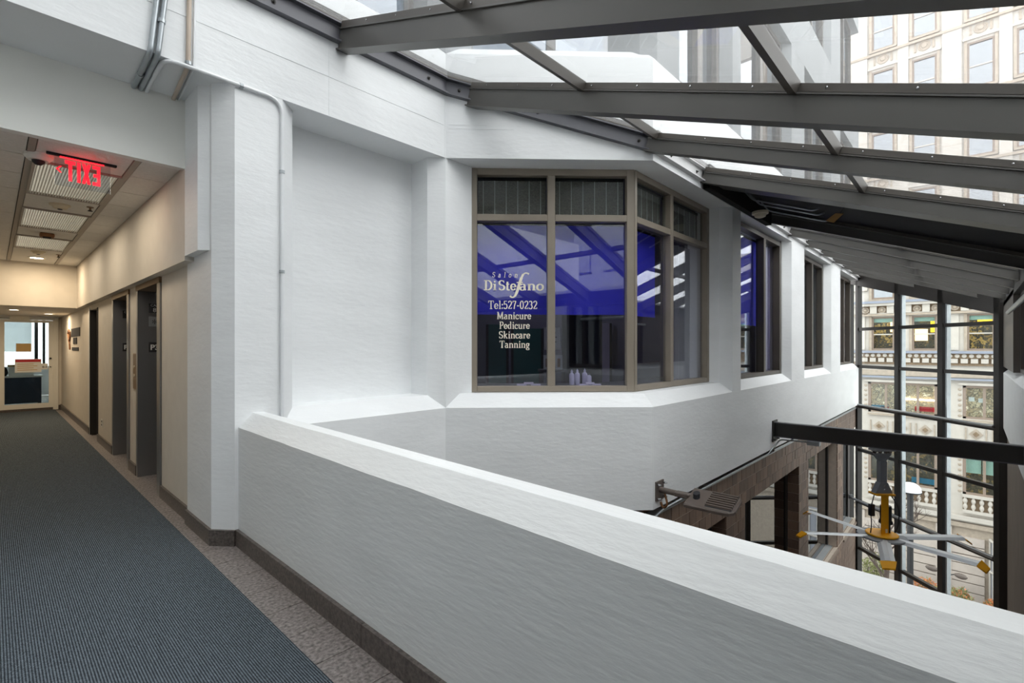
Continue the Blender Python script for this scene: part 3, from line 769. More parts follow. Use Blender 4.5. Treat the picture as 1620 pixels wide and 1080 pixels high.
blind('royal blue roller blind in the pane right of the lettering', A1, T_C, N_C, sp1[1][0] - 0.02, sp1[1][1] + 0.02, 1.88, 2.92)
blind('royal blue roller blind on the angled side of the bay', A2, XA, YA, sp2[0][0] + 0.06, sp2[0][1] - 0.04, 1.88, 2.92)
blind('royal blue blind in the narrow window past the bay', (7.73, 2.63, 0), XA, YA, 0.1, 2.42, 1.88, 3.38)
# curtains
def curtain(label, x0, x1, y, z0, z1, m):
    mb = MB(); k = 14; P = []
    for i in range(k + 1):
        x = x0 + (x1 - x0) * i / k; P.append((x, y + 0.025 * math.sin(i * 1.9), z0))
    Q = [(p[0], p[1] + 0.008, z0) for p in P[::-1]]
    o = mb.extr(P + Q, (0, 0, z1 - z0)).build('curtain', m); return tag(o, label, 'curtain')
curtain('grey curtain hanging at the far end of the bay window', 6.45, 6.95, 2.98, 1.045, 2.9, 'curtain_grey')
curtain('mauve curtain beside the blue blind in the narrow window', 9.5, 10.1, 2.78, 1.0, 3.35, 'curtain_mauve')
curtain('pale curtain in the window second from the glazed end', 12.95, 13.5, 2.8, 1.0, 3.35, 'shade_green')

# ---- salon lettering: a small slab-serif alphabet drawn as ribbons
def EA(cx, cy, rx, ry, a0, a1, n=14):
    return [(cx + rx * math.cos(math.radians(a0 + (a1 - a0) * i / n)), cy + ry * math.sin(math.radians(a0 + (a1 - a0) * i / n))) for i in range(n + 1)]
X, CAP, TH, TN = 0.64, 1.0, 0.17, 0.065
def sf(x, y, w=0.17): return ('s', [(x - w, y), (x + w, y)])
GL = {
 'D': (0.95, [[(.24, 0), (.24, 1)], [(.24, .97)] + EA(.42, .5, .4, .47, 90, -90) + [(.24, .03)], sf(.2, .03), sf(.2, .97)]),
 'i': (0.42, [[(.21, 0), (.21, X)], sf(.21, .03), ('s', [(.04, X - .03), (.21, X - .03)]), ('d', [(.21, .86)])]),
 'l': (0.42, [[(.21, 0), (.21, 1)], sf(.21, .03), ('s', [(.04, .97), (.21, .97)])]),
 'S': (0.76, [EA(.38, .74, .25, .23, 30, 270) + EA(.38, .27, .27, .24, 90, -150), ('s', [(.62, .72), (.62, .95)]), ('s', [(.12, .05), (.12, .28)])]),
 't': (0.5, [[(.22, .85), (.22, .16)] + EA(.34, .14, .12, .12, 180, 320), ('s', [(.05, X - .03), (.42, X - .03)])]),
 'e': (0.66, [[(.1, .34), (.56, .34)] + EA(.33, .33, .24, .3, 5, 330)]),
 'a': (0.68, [EA(.3, .46, .17, .16, 160, 0) + [(.47, .1), (.6, .03)], EA(.28, .18, .19, .17, 60, 330)]),
 'n': (0.82, [[(.2, 0), (.2, X)], [(.2, .42)] + EA(.41, .42, .21, .2, 170, 0) + [(.62, 0)], sf(.2, .03, .15), sf(.62, .03, .15), ('s', [(.05, X - .03), (.2, X - .03)])]),
 'o': (0.7, [EA(.35, .32, .26, .3, 0, 360, 22)]),
 'T': (0.9, [[(.45, 0), (.45, 1)], ('s', [(.08, .96), (.82, .96)]), sf(.45, .03, .2), ('s', [(.08, .98), (.08, .74)]), ('s', [(.82, .98), (.82, .74)])]),
 ':': (0.3, [('d', [(.15, .1)]), ('d', [(.15, .52)])]),
 '5': (0.66, [[(.16, .96), (.13, .55)] + EA(.31, .32, .25, .29, 130, -150), ('s', [(.16, .94), (.55, .94)])]),
 '2': (0.66, [EA(.33, .72, .22, .24, 170, -30) + [(.1, .06)], ('s', [(.08, .06), (.58, .06)]), ('s', [(.58, .04), (.58, .2)])]),
 '7': (0.64, [[(.55, .94), (.34, .4), (.28, 0)], ('s', [(.1, .94), (.57, .94)]), ('s', [(.1, .96), (.1, .74)])]),
 '-': (0.46, [('s', [(.08, .36), (.38, .36)]), ('s', [(.08, .40), (.38, .40)])]),
 '0': (0.68, [EA(.34, .5, .23, .47, 0, 360, 24)]),
 '3': (0.66, [EA(.3, .73, .2, .22, 150, -80) + EA(.3, .27, .24, .25, 80, -150)]),
 'M': (1.2, [[(.2, 0), (.22, 1)], [(.22, 1), (.58, .08)], [(.58, .08), (.95, 1)], [(.97, 0), (.97, 1)], sf(.2, .03), sf(.97, .03), sf(.17, .97, .12), sf(1.0, .97, .12)]),
 'c': (0.62, [EA(.34, .32, .25, .3, 40, 325), ('d', [(.5, .48)])]),
 'u': (0.82, [[(.2, X), (.2, .22)] + EA(.4, .22, .2, .2, 180, 350) + [(.62, .3)], [(.62, X), (.62, 0)], ('s', [(.05, X - .03), (.2, X - .03)]), ('s', [(.47, X - .03), (.62, X - .03)]), ('s', [(.62, .03), (.77, .03)])]),
 'r': (0.6, [[(.2, 0), (.2, X)], [(.2, .4)] + EA(.4, .42, .18, .19, 170, 60), sf(.2, .03, .15), ('s', [(.05, X - .03), (.2, X - .03)]), ('d', [(.48, .54)])]),
 'P': (0.82, [[(.24, 0), (.24, 1)], [(.24, .97)] + EA(.44, .72, .26, .25, 90, -90) + [(.24, .47)], sf(.22, .03), sf(.2, .97, .14)]),
 'd': (0.78, [EA(.32, .32, .22, .29, 60, 300), [(.55, 0), (.55, 1)], ('s', [(.4, .97), (.55, .97)]), ('s', [(.55, .03), (.7, .03)])]),
 'k': (0.82, [[(.2, 0), (.2, 1)], [(.58, X), (.26, .3)], [(.36, .38), (.66, 0)], sf(.2, .03, .15), sf(.64, .03, .14), sf(.58, X - .03, .13), ('s', [(.05, .97), (.2, .97)])]),
 'g': (0.7, [EA(.32, .42, .21, .2, 0, 360, 18), EA(.33, -.13, .24, .14, 0, 360, 18), [(.2, .24), (.2, .06), (.5, .0)], ('s', [(.5, .58), (.66, .58)])]),
 ' ': (0.14, []),
}
def ribbon(mb, pts, wfun, M, depth):
    L = []; Rr = []
    for i, p in enumerate(pts):
        a = pts[max(i - 1, 0)]; b = pts[min(i + 1, len(pts) - 1)]
        d = Vector((b[0] - a[0], b[1] - a[1])); d.normalize()
        w = wfun(d) / 2; nn = Vector((-d.y, d.x))
        L.append((p[0] + nn.x * w, p[1] + nn.y * w)); Rr.append((p[0] - nn.x * w, p[1] - nn.y * w))
    n = len(pts); vs = [M(x, y, 0) for x, y in L] + [M(x, y, 0) for x, y in Rr] + [M(x, y, depth) for x, y in L] + [M(x, y, depth) for x, y in Rr]
    fs = []
    for i in range(n - 1):
        fs += [(i, i + 1, n + i + 1, n + i), (2 * n + i, 3 * n + i, 3 * n + i + 1, 2 * n + i + 1), (i, 2 * n + i, 2 * n + i + 1, i + 1), (n + i, n + i + 1, 3 * n + i + 1, 3 * n + i)]
    fs += [(0, n, 3 * n, 2 * n), (n - 1, 3 * n - 1, 4 * n - 1, 2 * n - 1)]
    mb.add(vs, fs)
def serif_text(name, s, s0, s1, zb, cap, parent, th=TH, tn=TN, slant=0.0, track=0.0):
    line = None
    """line of lettering on the salon glass from s0 to s1, baseline zb, cap height cap"""
    tot = sum(GL[ch][0] for ch in s) + track * (len(s) - 1); kx = (s1 - s0) / tot; ky = cap
    x = 0.0
    for ch in s:
        mb = MB(); w, strokes = GL[ch]
        M = lambda a, b, d, x=x: cham(s0 + (x + a + slant * b) * kx, 0.28 + 0.068 - d, zb + b * ky)
        for st in strokes:
            if isinstance(st, tuple):
                if st[0] == 's': ribbon(mb, st[1], lambda d: tn * 1.1, M, 0.0012)
                else:
                    c = st[1][0]; ribbon(mb, EA(c[0], c[1], .05, .05, 0, 360, 8), lambda d: 0.1, M, 0.0012)
            else: ribbon(mb, st, lambda d: tn + (th - tn) * abs(d.y), M, 0.0012)
        x += w + track
        if mb.v: mb.build('letter', 'letter_cream', parent)
sign = tag(thing('window_lettering', 'cream salon name, phone number and services lettered on the bay window', 'lettering', cham(0.7, 0.348, 1.47)))
def salon_small(): 
    g = dict(GL); 
    return serif_text('salon_line', 'Salon', 0.485, 0.775, 2.282, 0.06, sign, th=0.14, tn=0.07, slant=0.18, track=0.75)
salon_small()
serif_text('name_start', 'Di Ste', 0.392, 0.762, 2.137, 0.112, sign, th=0.2)
serif_text('name_end', 'ano', 0.795, 1.075, 2.137, 0.112, sign, th=0.2)
fb = MB(); fpts = [(0.905, 2.318), (0.89, 2.33), (0.865, 2.333), (0.84, 2.318), (0.82, 2.28), (0.80, 2.22), (0.78, 2.155), (0.762, 2.10), (0.745, 2.07), (0.722, 2.056), (0.70, 2.06), (0.692, 2.075)]
wl = [0.02, 0.016, 0.012, 0.02, 0.03, 0.034, 0.034, 0.03, 0.02, 0.014, 0.018, 0.024]
it = iter(range(100))
for i in range(len(fpts) - 1):
    ribbon(fb, [fpts[i], ((fpts[i][0] + fpts[i + 1][0]) / 2, (fpts[i][1] + fpts[i + 1][1]) / 2), fpts[i + 1]], lambda d, w=(wl[i] + wl[i + 1]) / 2: w, lambda a, b, d: cham(a, 0.348 - d, b), 0.0012)
ribbon(fb, [(0.765, 2.225), (0.835, 2.225)], lambda d: 0.011, lambda a, b, d: cham(a, 0.348 - d, b), 0.0012)
fb.build('name_swash', 'letter_cream', sign)
serif_text('phone_line', 'Tel:527-0232', 0.441, 1.0, 1.925, 0.094, sign, th=0.15)
for s, a, b, z in (('Manicure', 0.54, 0.931, 1.81), ('Pedicure', 0.566, 0.915, 1.70), ('Skincare', 0.562, 0.92, 1.592), ('Tanning', 0.57, 0.915, 1.485)):
    serif_text('service_line', s, a, b, z, 0.082, sign, th=0.17)

# ---- inside the salon
cpoly = [(cham(0.3, 0.42, 0).x, cham(0.3, 0.42, 0).y), (5.03, 2.91), (7.0, 2.91), (7.0, 3.45), (5.25, 3.45), (cham(0.3, 0.95, 0).x, cham(0.3, 0.95, 0).y)]
ct = thing('salon_counter', 'dark counter running along the inside of the bay window', 'counter', (5.2, 3.3, 0.0))
MB().prism(cpoly, 1.0, 1.04).build('worktop', 'salon_counter', ct)
MB().prism([(x + 0.02, y + 0.05) for x, y in cpoly], 0.0, 1.0).build('counter_body', 'salon_dark', ct)
def towel(label, s, o, w):
    mb = MB(); c = cham(s, o, 1.042)
    t = thing('folded_towel', label, 'towel', c, 'folded towels on the salon counter')
    for q in range(3):
        mb = MB(); P = []
        for i in range(9):
            a = math.pi * i / 8; P.append((0.05 * math.cos(a), 0.022 * math.sin(a)))
        c0 = c + T_C * (w * (q - 1) * 0.32) + Vector((0, 0, 0.0))
        mb.extr([c0 + N_C * p[0] + Vector((0, 0, p[1] + 0.018 * (q % 2))) for p in P], T_C * (w * 0.42)); mb.build('towel_fold', 'towel', t, smooth=True)
towel('rolled lilac towel on the counter under the lettering', 0.86, 0.55, 0.26)
towel('folded lilac towel beside the bottles on the counter', 1.58, 0.52, 0.24)
for i, (s, o, h) in enumerate(((1.44, 0.66, 0.17), (1.51, 0.68, 0.175), (1.60, 0.68, 0.18), (1.64, 0.62, 0.14))):
    c = cham(s, o, 1.04)
    b = thing('bottle', ['leftmost of the four lilac bottles on the salon counter', 'second lilac bottle from the left on the salon counter', 'tall lilac bottle third from the left on the counter', 'short lilac pump bottle, rightmost on the salon counter'][i], 'bottle', c, 'bottles on the salon counter')
    MB().lathe([(0.001, 0), (0.03, 0.0), (0.032, 0.01), (0.032, h * 0.72), (0.024, h * 0.8), (0.011, h * 0.85), (0.011, h * 0.9)], c, 14).build('bottle_body', 'bottle_lilac', b, smooth=True)
    MB().lathe([(0.014, h * 0.88), (0.014, h), (0.006, h), (0.006, h * 1.08)], c, 10).build('cap', 'bottle_lilac' if i < 3 else 'ink', b, smooth=True)
c = cham(1.38, 2.2, 1.62)
nt_ = thing('paper_notice', 'white paper notice with a few printed lines inside the salon', 'notice', c - Vector((0, 0, 0.3)))
MB().obox(c, T_C, N_C, (0, 0, 1), 0.12, 0.003, 0.17).build('sheet', 'paper_white', nt_)
for q in range(5): MB().obox(c + Vector((0, 0, 0.09 - 0.035 * q)) - N_C * 0.004, T_C, N_C, (0, 0, 1), (0.05, 0.03, 0.07, 0.03, 0.06)[q], 0.001, 0.008).build('print_line', 'ink', nt_)
MB().obox(c + N_C * 0.02 - Vector((0, 0, 0.6)), T_C, N_C, (0, 0, 1), 0.025, 0.015, 1.0).build('post', 'salon_dark', nt_)
for i, (s, o, w, z0, z1, m, nm) in enumerate(((0.55, 2.6, 0.16, 0.9, 1.85, 'teal_panel', 'narrow teal panel deep in the salon behind the services list'), (1.05, 3.0, 0.25, 0.9, 1.8, 'teal_panel', 'wide teal panel at the back of the salon'), (1.9, 2.6, 0.3, 0.0, 2.1, 'salon_dark', 'tall dark screen at the back of the salon'), (2.3, 3.2, 0.2, 0.0, 1.9, 'curtain_mauve', 'mauve screen at the back of the salon'))):
    c = cham(s, o, 0)
    p = thing('folding_screen', nm, 'screen', c)
    MB().obox(c + Vector((0, 0, (z0 + z1) / 2)), T_C, N_C, (0, 0, 1), w, 0.03, (z1 - z0) / 2).build('panel_board', m, p)
    for sg in (-1, 1): MB().obox(c + T_C * (sg * w) + Vector((0, 0, z1 / 2)), T_C, N_C, (0, 0, 1), 0.02, 0.035, z1 / 2).build('panel_post', 'ink', p)
for i, (s, o) in enumerate(((1.25, 1.7), (1.42, 1.72))):
    c = cham(s, o, 1.18)
    p = thing('poster_card', ('left' if i == 0 else 'right') + ' one of two small upright picture cards in the salon', 'card', c, 'picture cards in the salon')
    MB().obox(c + Vector((0, 0, 0.1)), T_C, N_C, (0, 0, 1), 0.05, 0.004, 0.1).build('card_board', 'paper_white', p)
    MB().obox(c + Vector((0, 0, 0.09)) - N_C * 0.005, T_C, N_C, (0, 0, 1), 0.02, 0.001, 0.06).build('picture', 'rust', p)
MB_ = thing('salon_trolley', 'dark trolley carrying the picture cards in the salon', 'trolley', cham(1.33, 1.7, 0))
c = cham(1.33, 1.7, 0)
MB().obox(c + Vector((0, 0, 1.165)), T_C, N_C, (0, 0, 1), 0.2, 0.15, 0.015).build('trolley_top', 'salon_counter', MB_)
for a in (-1, 1):
    for b in (-1, 1): MB().obox(c + T_C * (0.17 * a) + N_C * (0.12 * b) + Vector((0, 0, 0.575)), T_C, N_C, (0, 0, 1), 0.012, 0.012, 0.575).build('leg', 'ink', MB_)
# ================================================================== HALLWAY THINGS
# ---- lifts
def lift(label, v0, v1, car):
    t = thing('elevator', label, 'elevator', (1.165, (v0 + v1) / 2, 0.0), 'elevators in the hallway wall')
    MB().box(1.155, 1.56, v0 - 0.13, v0, 0, 2.14).build('jamb', 'stainless', t, bevel=0.003)
    MB().box(1.155, 1.56, v1, v1 + 0.075, 0, 2.14).build('jamb', 'stainless', t, bevel=0.003)
    MB().box(1.15, 1.56, v0 - 0.13, v1 + 0.075, 2.14, 2.2).build('head_trim', 'bronze_trim', t)
    for a, b in ((v0, (v0 + v1) / 2), ((v0 + v1) / 2, v1)): MB().box(1.545, 1.585, a + 0.002, b - 0.002, 0.01, 2.138).build('door_leaf', 'stainless', t)
    MB().box(1.5, 1.6, v0, v1, -0.004, 0.008).build('door_sill', 'bronze_trim', t)
    pl = MB().box(1.262, 1.372, v1 - 0.006, v1, 1.435, 1.55).build('floor_plate', 'ink', t)
    place_text('plate_text', 'P3', 0.085, (1.317, v1 - 0.007, 1.463), (1, 0, 0), (0, 0, 1), 'letter_white', pl, offset=0.002)
    pl = MB().box(1.262, 1.372, v1 - 0.006, v1, 1.895, 2.003).build('car_plate', 'ink', t)
    place_text('plate_text', 'CAR', 0.04, (1.317, v1 - 0.007, 1.968), (1, 0, 0), (0, 0, 1), 'letter_white', pl)
    place_text('plate_text', car, 0.07, (1.317, v1 - 0.007, 1.905), (1, 0, 0), (0, 0, 1), 'letter_white', pl)
    if car == '8':
        pl = MB().box(1.262, 1.372, v1 - 0.004, v1, 1.735, 1.85).build('symbol_plate', 'galvanised', t)
        place_text('plate_text', '*', 0.12, (1.317, v1 - 0.005, 1.73), (1, 0, 0), (0, 0, 1), 'ink', pl)
lift('stainless elevator opening nearest the white column, plates CAR 8 and P3', 6.04, 6.99, '8')
lift('stainless elevator opening further down the hallway', 7.645, 8.64, '7')
cp = thing('call_panel', 'slim bronze elevator call panel between the two elevators', 'panel', (1.165, 7.19, 1.0))
MB().box(1.16, 1.172, 7.10, 7.28, 1.0, 1.42).build('face_plate', 'bronze_trim', cp, bevel=0.003)
for z in (1.16, 1.26): MB().lathe([(0.018, 0), (0.018, 0.006), (0.012, 0.008)], (1.16, 7.19, z), 10, (-1, 0, 0)).build('button', 'plastic_cream', cp)
ol = thing('power_outlet', 'small white power outlet low on the hallway wall', 'outlet', (1.168, 9.7, 0.27))
MB().box(1.163, 1.17, 9.63, 9.77, 0.27, 0.39).build('cover_plate', 'plastic_white', ol, bevel=0.002)
for z in (0.305, 0.355): MB().box(1.161, 1.1635, 9.67, 9.73, z - 0.014, z + 0.014).build('socket', 'ink', ol)
# ---- black side doorway
d3 = thing('door_2', 'black side door in the hallway wall', None, (1.3, 10.5, 0), kind='structure')
MB().box(1.40, 1.45, 10.1, 10.95, 0.0, 2.12).build('door_leaf', 'black_matte', d3)
MB().box(1.155, 1.4, 10.95 - 0.012, 10.95, 0.0, 2.12).build('frame_side', 'black_steel', d3)
MB().box(1.15, 1.17, 10.95, 11.06, 0.0, 2.16).build('frame_trim', 'plastic_white', d3)
MB().box(1.155, 1.4, 10.1, 10.112, 0, 2.12).build('frame_side', 'black_steel', d3)
# ---- dark wall sign plates with a red swash
ws = thing('wall_sign', 'red swash and three black plates on the wall at the hallway end', 'sign', (1.165, 13.1, 1.41))
MB().prism([(1.158, 12.4), (1.17, 12.4), (1.17, 13.8), (1.158, 13.8)], 1.70, 1.87).build('sign_plate', 'ink', ws)
MB().prism([(1.158, 12.85), (1.17, 12.85), (1.17, 13.45), (1.158, 13.45)], 1.55, 1.68).build('sign_plate', 'ink', ws)
MB().prism([(1.158, 12.6), (1.17, 12.6), (1.17, 13.65), (1.158, 13.65)], 1.42, 1.485).build('sign_plate', 'ink', ws)
MB().tube([(1.155, 14.0, 1.44), (1.155, 14.05, 1.55), (1.155, 14.2, 1.66), (1.155, 14.35, 1.78), (1.155, 14.2, 1.86), (1.155, 14.0, 1.80), (1.155, 13.95, 1.72), (1.155, 14.1, 1.62)], 0.017, 6).build('swash', 'rust', ws)
# ---- glazed door at the hallway end
dr = thing('door_1', 'white framed glass door at the end of the hallway', None, (0.6, 16.0, 0), kind='structure')
MB().box(1.02, 1.11, 15.93, 16.05, 0, 2.19).build('frame_post', 'plastic_white', dr)
MB().box(0.04, 0.13, 15.93, 16.05, 0, 2.19).build('frame_post', 'plastic_white', dr)
MB().box(0.13, 1.02, 15.93, 16.05, 2.12, 2.19).build('frame_head', 'plastic_white', dr)
lf = MB().box(0.13, 0.215, 15.96, 16.0, 0.06, 2.115).box(0.945, 1.02, 15.96, 16.0, 0.06, 2.115).box(0.215, 0.945, 15.96, 16.0, 0.06, 0.17).box(0.215, 0.945, 15.96, 16.0, 2.06, 2.115).build('leaf_frame', 'plastic_white', dr)
MB().box(0.215, 0.945, 15.975, 15.985, 0.17, 2.06).build('pane', 'glass_door', dr)
MB().lathe([(0.02, 0), (0.02, 0.04), (0.012, 0.045)], (0.975, 15.96, 1.22), 10, (0, -1, 0)).build('lock', 'ink', dr)
MB().lathe([(0.012, 0), (0.012, 0.03)], (0.975, 15.96, 1.02), 10, (0, -1, 0)).build('lock', 'ink', dr)
cl = MB().box(0.30, 0.62, 15.86, 15.93, 2.11, 2.20).build('door_closer', 'plastic_white', dr)
MB().box(0.62, 1.05, 15.89, 15.91, 2.135, 2.155).build('closer_arm', 'galvanised', cl)
MB().box(0.05, 0.30, 15.89, 15.91, 2.135, 2.155).build('closer_arm', 'galvanised', cl)
nt2 = thing('door_poster', 'cream notice with a red heading taped to the hallway glass door', 'notice', (0.6, 15.97, 0.90))
MB().box(0.38, 0.82, 15.970, 15.973, 0.90, 1.21).build('sheet', 'paper_white', nt2)
MB().box(0.39, 0.81, 15.968, 15.970, 1.14, 1.20).build('heading_band', 'red_print', nt2)
for q in range(4): MB().box(0.42, 0.75 - 0.06 * (q % 2), 15.968, 15.970, 0.95 + 0.045 * q, 0.965 + 0.045 * q).build('print_line', 'cardboard', nt2)
nt3 = tag(MB().box(0.40, 0.65, 15.970, 15.973, 1.38, 1.57).build('yellow_flyer', 'cardboard'), 'small yellow flyer above the red-headed notice on the door', 'flyer')
nt4 = thing('house_number', 'small cream sticker reading B-2 on the hallway door', 'sticker', (0.87, 15.97, 1.0))
MB().box(0.82, 0.93, 15.970, 15.973, 0.96, 1.1).build('sheet', 'paper_white', nt4)
place_text('sticker_text', 'B-2', 0.06, (0.875, 15.968, 1.0), (1, 0, 0), (0, 0, 1), 'ink', nt4, offset=0.001)
# ---- office beyond the door
struct(MB().box(-1.5, 2.6, 16.05, 21.0, -0.25, -0.01).build('floor_office', 'office_tile'))
ofl = bpy.data.objects['floor_office']
for i in range(6):
    for j in range(7): MB().box(-0.9 + 0.5 * i + 0.004, -0.4 + 0.5 * i - 0.004, 16.16 + 0.5 * j + 0.004, 16.66 + 0.5 * j - 0.004, -0.01, 0.0).build('floor_tile', 'office_tile', ofl)
struct(MB().box(-1.5, 2.6, 16.05, 21.0, 2.7, 2.8).build('ceiling_office', 'ceiling_tile'))
struct(MB().box(-1.6, -1.5, 16.15, 21.0, 0, 2.7).box(2.5, 2.6, 16.15, 21.0, 0, 2.7).box(-1.5, 2.5, 20.9, 21.0, 0, 0.9).box(1.25, 1.35, 16.15, 19.0, 0, 2.7).build('wall_office', 'white_paint'))
ow = thing('window_50', None, None, (0.5, 20.95, 0.9), kind='structure')
MB().box(-1.5, 2.5, 20.94, 20.95, 0.9, 2.7).build('pane', 'glass_clear', ow)
MB().box(0.92, 1.0, 20.9, 21.0, 0.9, 2.7).build('mullion', 'black_steel', ow); MB().box(1.1, 1.16, 20.9, 21.0, 0.9, 2.7).build('mullion', 'black_steel', ow)
tag(MB().box(-1.45, 0.85, 20.8, 20.81, 1.35, 2.68).build('window_blind', 'blind_cloth'), 'plain white roller blind in the office beyond the door', 'blind')
dk = thing('office_desk', 'desk with dark cloth front in the office beyond the door', 'desk', (0.35, 18.2, 0))
MB().box(-0.6, 0.95, 17.9, 18.6, 0.70, 0.74).build('desk_top', 'plastic_white', dk)
MB().box(-0.6, 0.92, 17.9, 17.95, 0.03, 0.70).build('modesty_panel', 'navy_cloth', dk)
for x in (-0.55, 0.86): MB().box(x, x + 0.06, 17.96, 18.58, 0, 0.70).build('leg', 'navy_cloth', dk)
bx = thing('cardboard_box', 'cardboard box on the office desk beyond the door', 'box', (0.55, 18.2, 0.74))
MB().box(0.32, 0.78, 18.0, 18.4, 0.74, 0.98).build('box_body', 'paper_white', bx)
MB().box(0.30, 0.80, 17.98, 18.42, 0.98, 1.02).build('box_lid', 'cardboard', bx)
bg_ = thing('desk_bag', 'dark rounded bag on the left of the office desk', 'bag', (0.12, 18.15, 0.74))
MB().lathe([(0.01, 0), (0.16, 0.0), (0.2, 0.08), (0.17, 0.2), (0.08, 0.27), (0.01, 0.28)], (0.12, 18.15, 0.74), 14).build('bag_body', 'ink', bg_, smooth=True)
MB().tube(arc((0.12, 18.15, 0.98), 0.07, 0, math.pi, 8, (1, 0, 0), (0, 0, 1)), 0.01, 6).build('bag_handle', 'rust', bg_)

# ---- ceiling fittings
def troffer(label, v0, v1):
    t = thing('troffer_light', label, 'ceiling light', (0.5, (v0 + v1) / 2, 2.96), 'louvred ceiling lights in the hallway')
    MB().box(0.225, 0.245, v0, v1, 2.945, 2.97).box(0.755, 0.775, v0, v1, 2.945, 2.97).box(0.245, 0.755, v0, v0 + 0.02, 2.945, 2.97).box(0.245, 0.755, v1 - 0.02, v1, 2.945, 2.97).build('frame', 'ceiling_grid', t)
    MB().box(0.245, 0.755, v0 + 0.02, v1 - 0.02, 2.971, 2.975).build('diffuser', 'troffer_glow', t)
    lv = MB()
    for q in range(26):
        x = 0.255 + 0.49 * q / 25
        lv.box(x - 0.003, x + 0.003, v0 + 0.02, v1 - 0.02, 2.948, 2.97)
    tag(lv.build('louvre_fins', 'louvre_metal', t), kind='stuff')
mat('troffer_glow', (222, 228, 222), 0.5, var=0.25, vscale=3, emit=0.10, emit_rgb=(255, 244, 220))
troffer('louvred ceiling light behind the red exit sign', 5.33, 6.5)
troffer('middle one of three louvred ceiling lights in the hallway', 7.2, 8.36)
troffer('louvred ceiling light furthest down the hallway', 9.03, 10.17)
def area(name, loc, size, sy, power, color, rot=(0, 0, 0)):
    l = bpy.data.lights.new(name, 'AREA'); l.shape = 'RECTANGLE'; l.size = size; l.size_y = sy; l.energy = power; l.color = color
    o = bpy.data.objects.new(name, l); COL.objects.link(o); o.location = loc; o.rotation_euler = rot; return o
for i, (a, b) in enumerate(((5.33, 6.5), (7.2, 8.36), (9.03, 10.17))):
    area('troffer_lamp', (0.5, (a + b) / 2, 2.94), 0.5, b - a - 0.05, 2.8, (1.0, 0.86, 0.66))
dl = thing('recessed_downlight', 'glowing round recessed downlight at the end of the hallway ceiling', 'downlight', (0.52, 11.2, 2.96))
MB().lathe([(0.11, 0), (0.11, -0.012), (0.085, -0.012), (0.08, 0)], (0.52, 11.2, 2.962), 20).build('trim_ring', 'plastic_white', dl, smooth=True)
MB().lathe([(0.002, 0), (0.08, 0), (0.08, -0.008), (0.002, -0.008)], (0.52, 11.2, 2.962), 16).build('lens', 'lamp_glow', dl)
area('downlight_lamp', (0.52, 11.2, 2.94), 0.15, 0.15, 5, (1, 0.8, 0.55))
for i, (x, y, z) in enumerate(((0.85, 14.3, 2.19), (0.3, 13.2, 2.19))):
    d = thing('soffit_downlight', 'small round downlight under the low soffit ' + ('above the wall sign' if i == 0 else 'before the glass door'), 'downlight', (x, y, 2.2), 'downlights under the low soffit')
    MB().lathe([(0.09, 0), (0.09, -0.01), (0.07, -0.01), (0.065, 0)], (x, y, 2.2), 16).build('trim_ring', 'plastic_white', d, smooth=True)
    MB().lathe([(0.002, 0), (0.065, 0), (0.065, -0.006), (0.002, -0.006)], (x, y, 2.2), 16).build('lens', 'lamp_glow', d)
    area('soffit_lamp', (x, y, z - 0.01), 0.12, 0.12, 4, (1, 0.78, 0.52))

ex = thing('exit_sign', 'red-lit edge exit sign seen from behind under the hallway ceiling', 'exit sign', (0.49, 5.05, 2.72))
MB().box(0.285, 0.70, 5.035, 5.065, 2.945, 2.975).build('canopy_bar', 'ink', ex, bevel=0.004)
MB().box(0.33, 0.66, 5.046, 5.054, 2.725, 2.945).build('acrylic_panel', 'acrylic', ex)
MB().box(0.36, 0.62, 5.040, 5.060, 2.940, 2.946).build('light_strip', 'exit_red', ex)
def exit_letter(u_right, strokes):
    """block letter facing down the hallway; strokes are quads in (across, up) units of the letter box"""
    m = MB()
    for q in strokes: m.extr([(u_right - x * 0.047, 5.055, 2.772 + y * 0.155) for x, y in q], (0, 0.003, 0))
    m.build('exit_letter', 'exit_red', ex)
bq = lambda x0, x1, y0, y1: [(x0, y0), (x1, y0), (x1, y1), (x0, y1)]
exit_letter(0.598, [bq(0, .42, 0, 1), bq(.42, 1, 0, .17), bq(.42, .9, .42, .58), bq(.42, 1, .83, 1)])
exit_letter(0.540, [[(0, 0), (.42, 0), (1.1, 1), (.68, 1)], [(.68, 0), (1.1, 0), (.42, 1), (0, 1)]])
exit_letter(0.479, [bq(0, .42, 0, 1)])
exit_letter(0.450, [bq(.42, .84, 0, .83), bq(0, 1.28, .83, 1)])
MB().extr([(0.372, 5.056, 2.875), (0.352, 5.056, 2.85), (0.372, 5.056, 2.825), (0.362, 5.056, 2.825), (0.338, 5.056, 2.85), (0.362, 5.056, 2.875)], (0, 0.002, 0)).build('chevron', 'exit_red', ex)
cm = thing('dome_camera', 'white dome camera beside the exit sign on the hallway ceiling', 'camera', (0.25, 5.19, 2.96))
MB().lathe([(0.002, 0), (0.085, 0), (0.085, -0.02), (0.06, -0.045), (0.002, -0.045)], (0.25, 5.19, 2.962), 20).build('housing', 'plastic_white', cm, smooth=True)
MB().lathe([(0.04, -0.04), (0.036, -0.06), (0.02, -0.075), (0.002, -0.08)], (0.25, 5.19, 2.962), 16).build('dome', 'ink', cm, smooth=True)
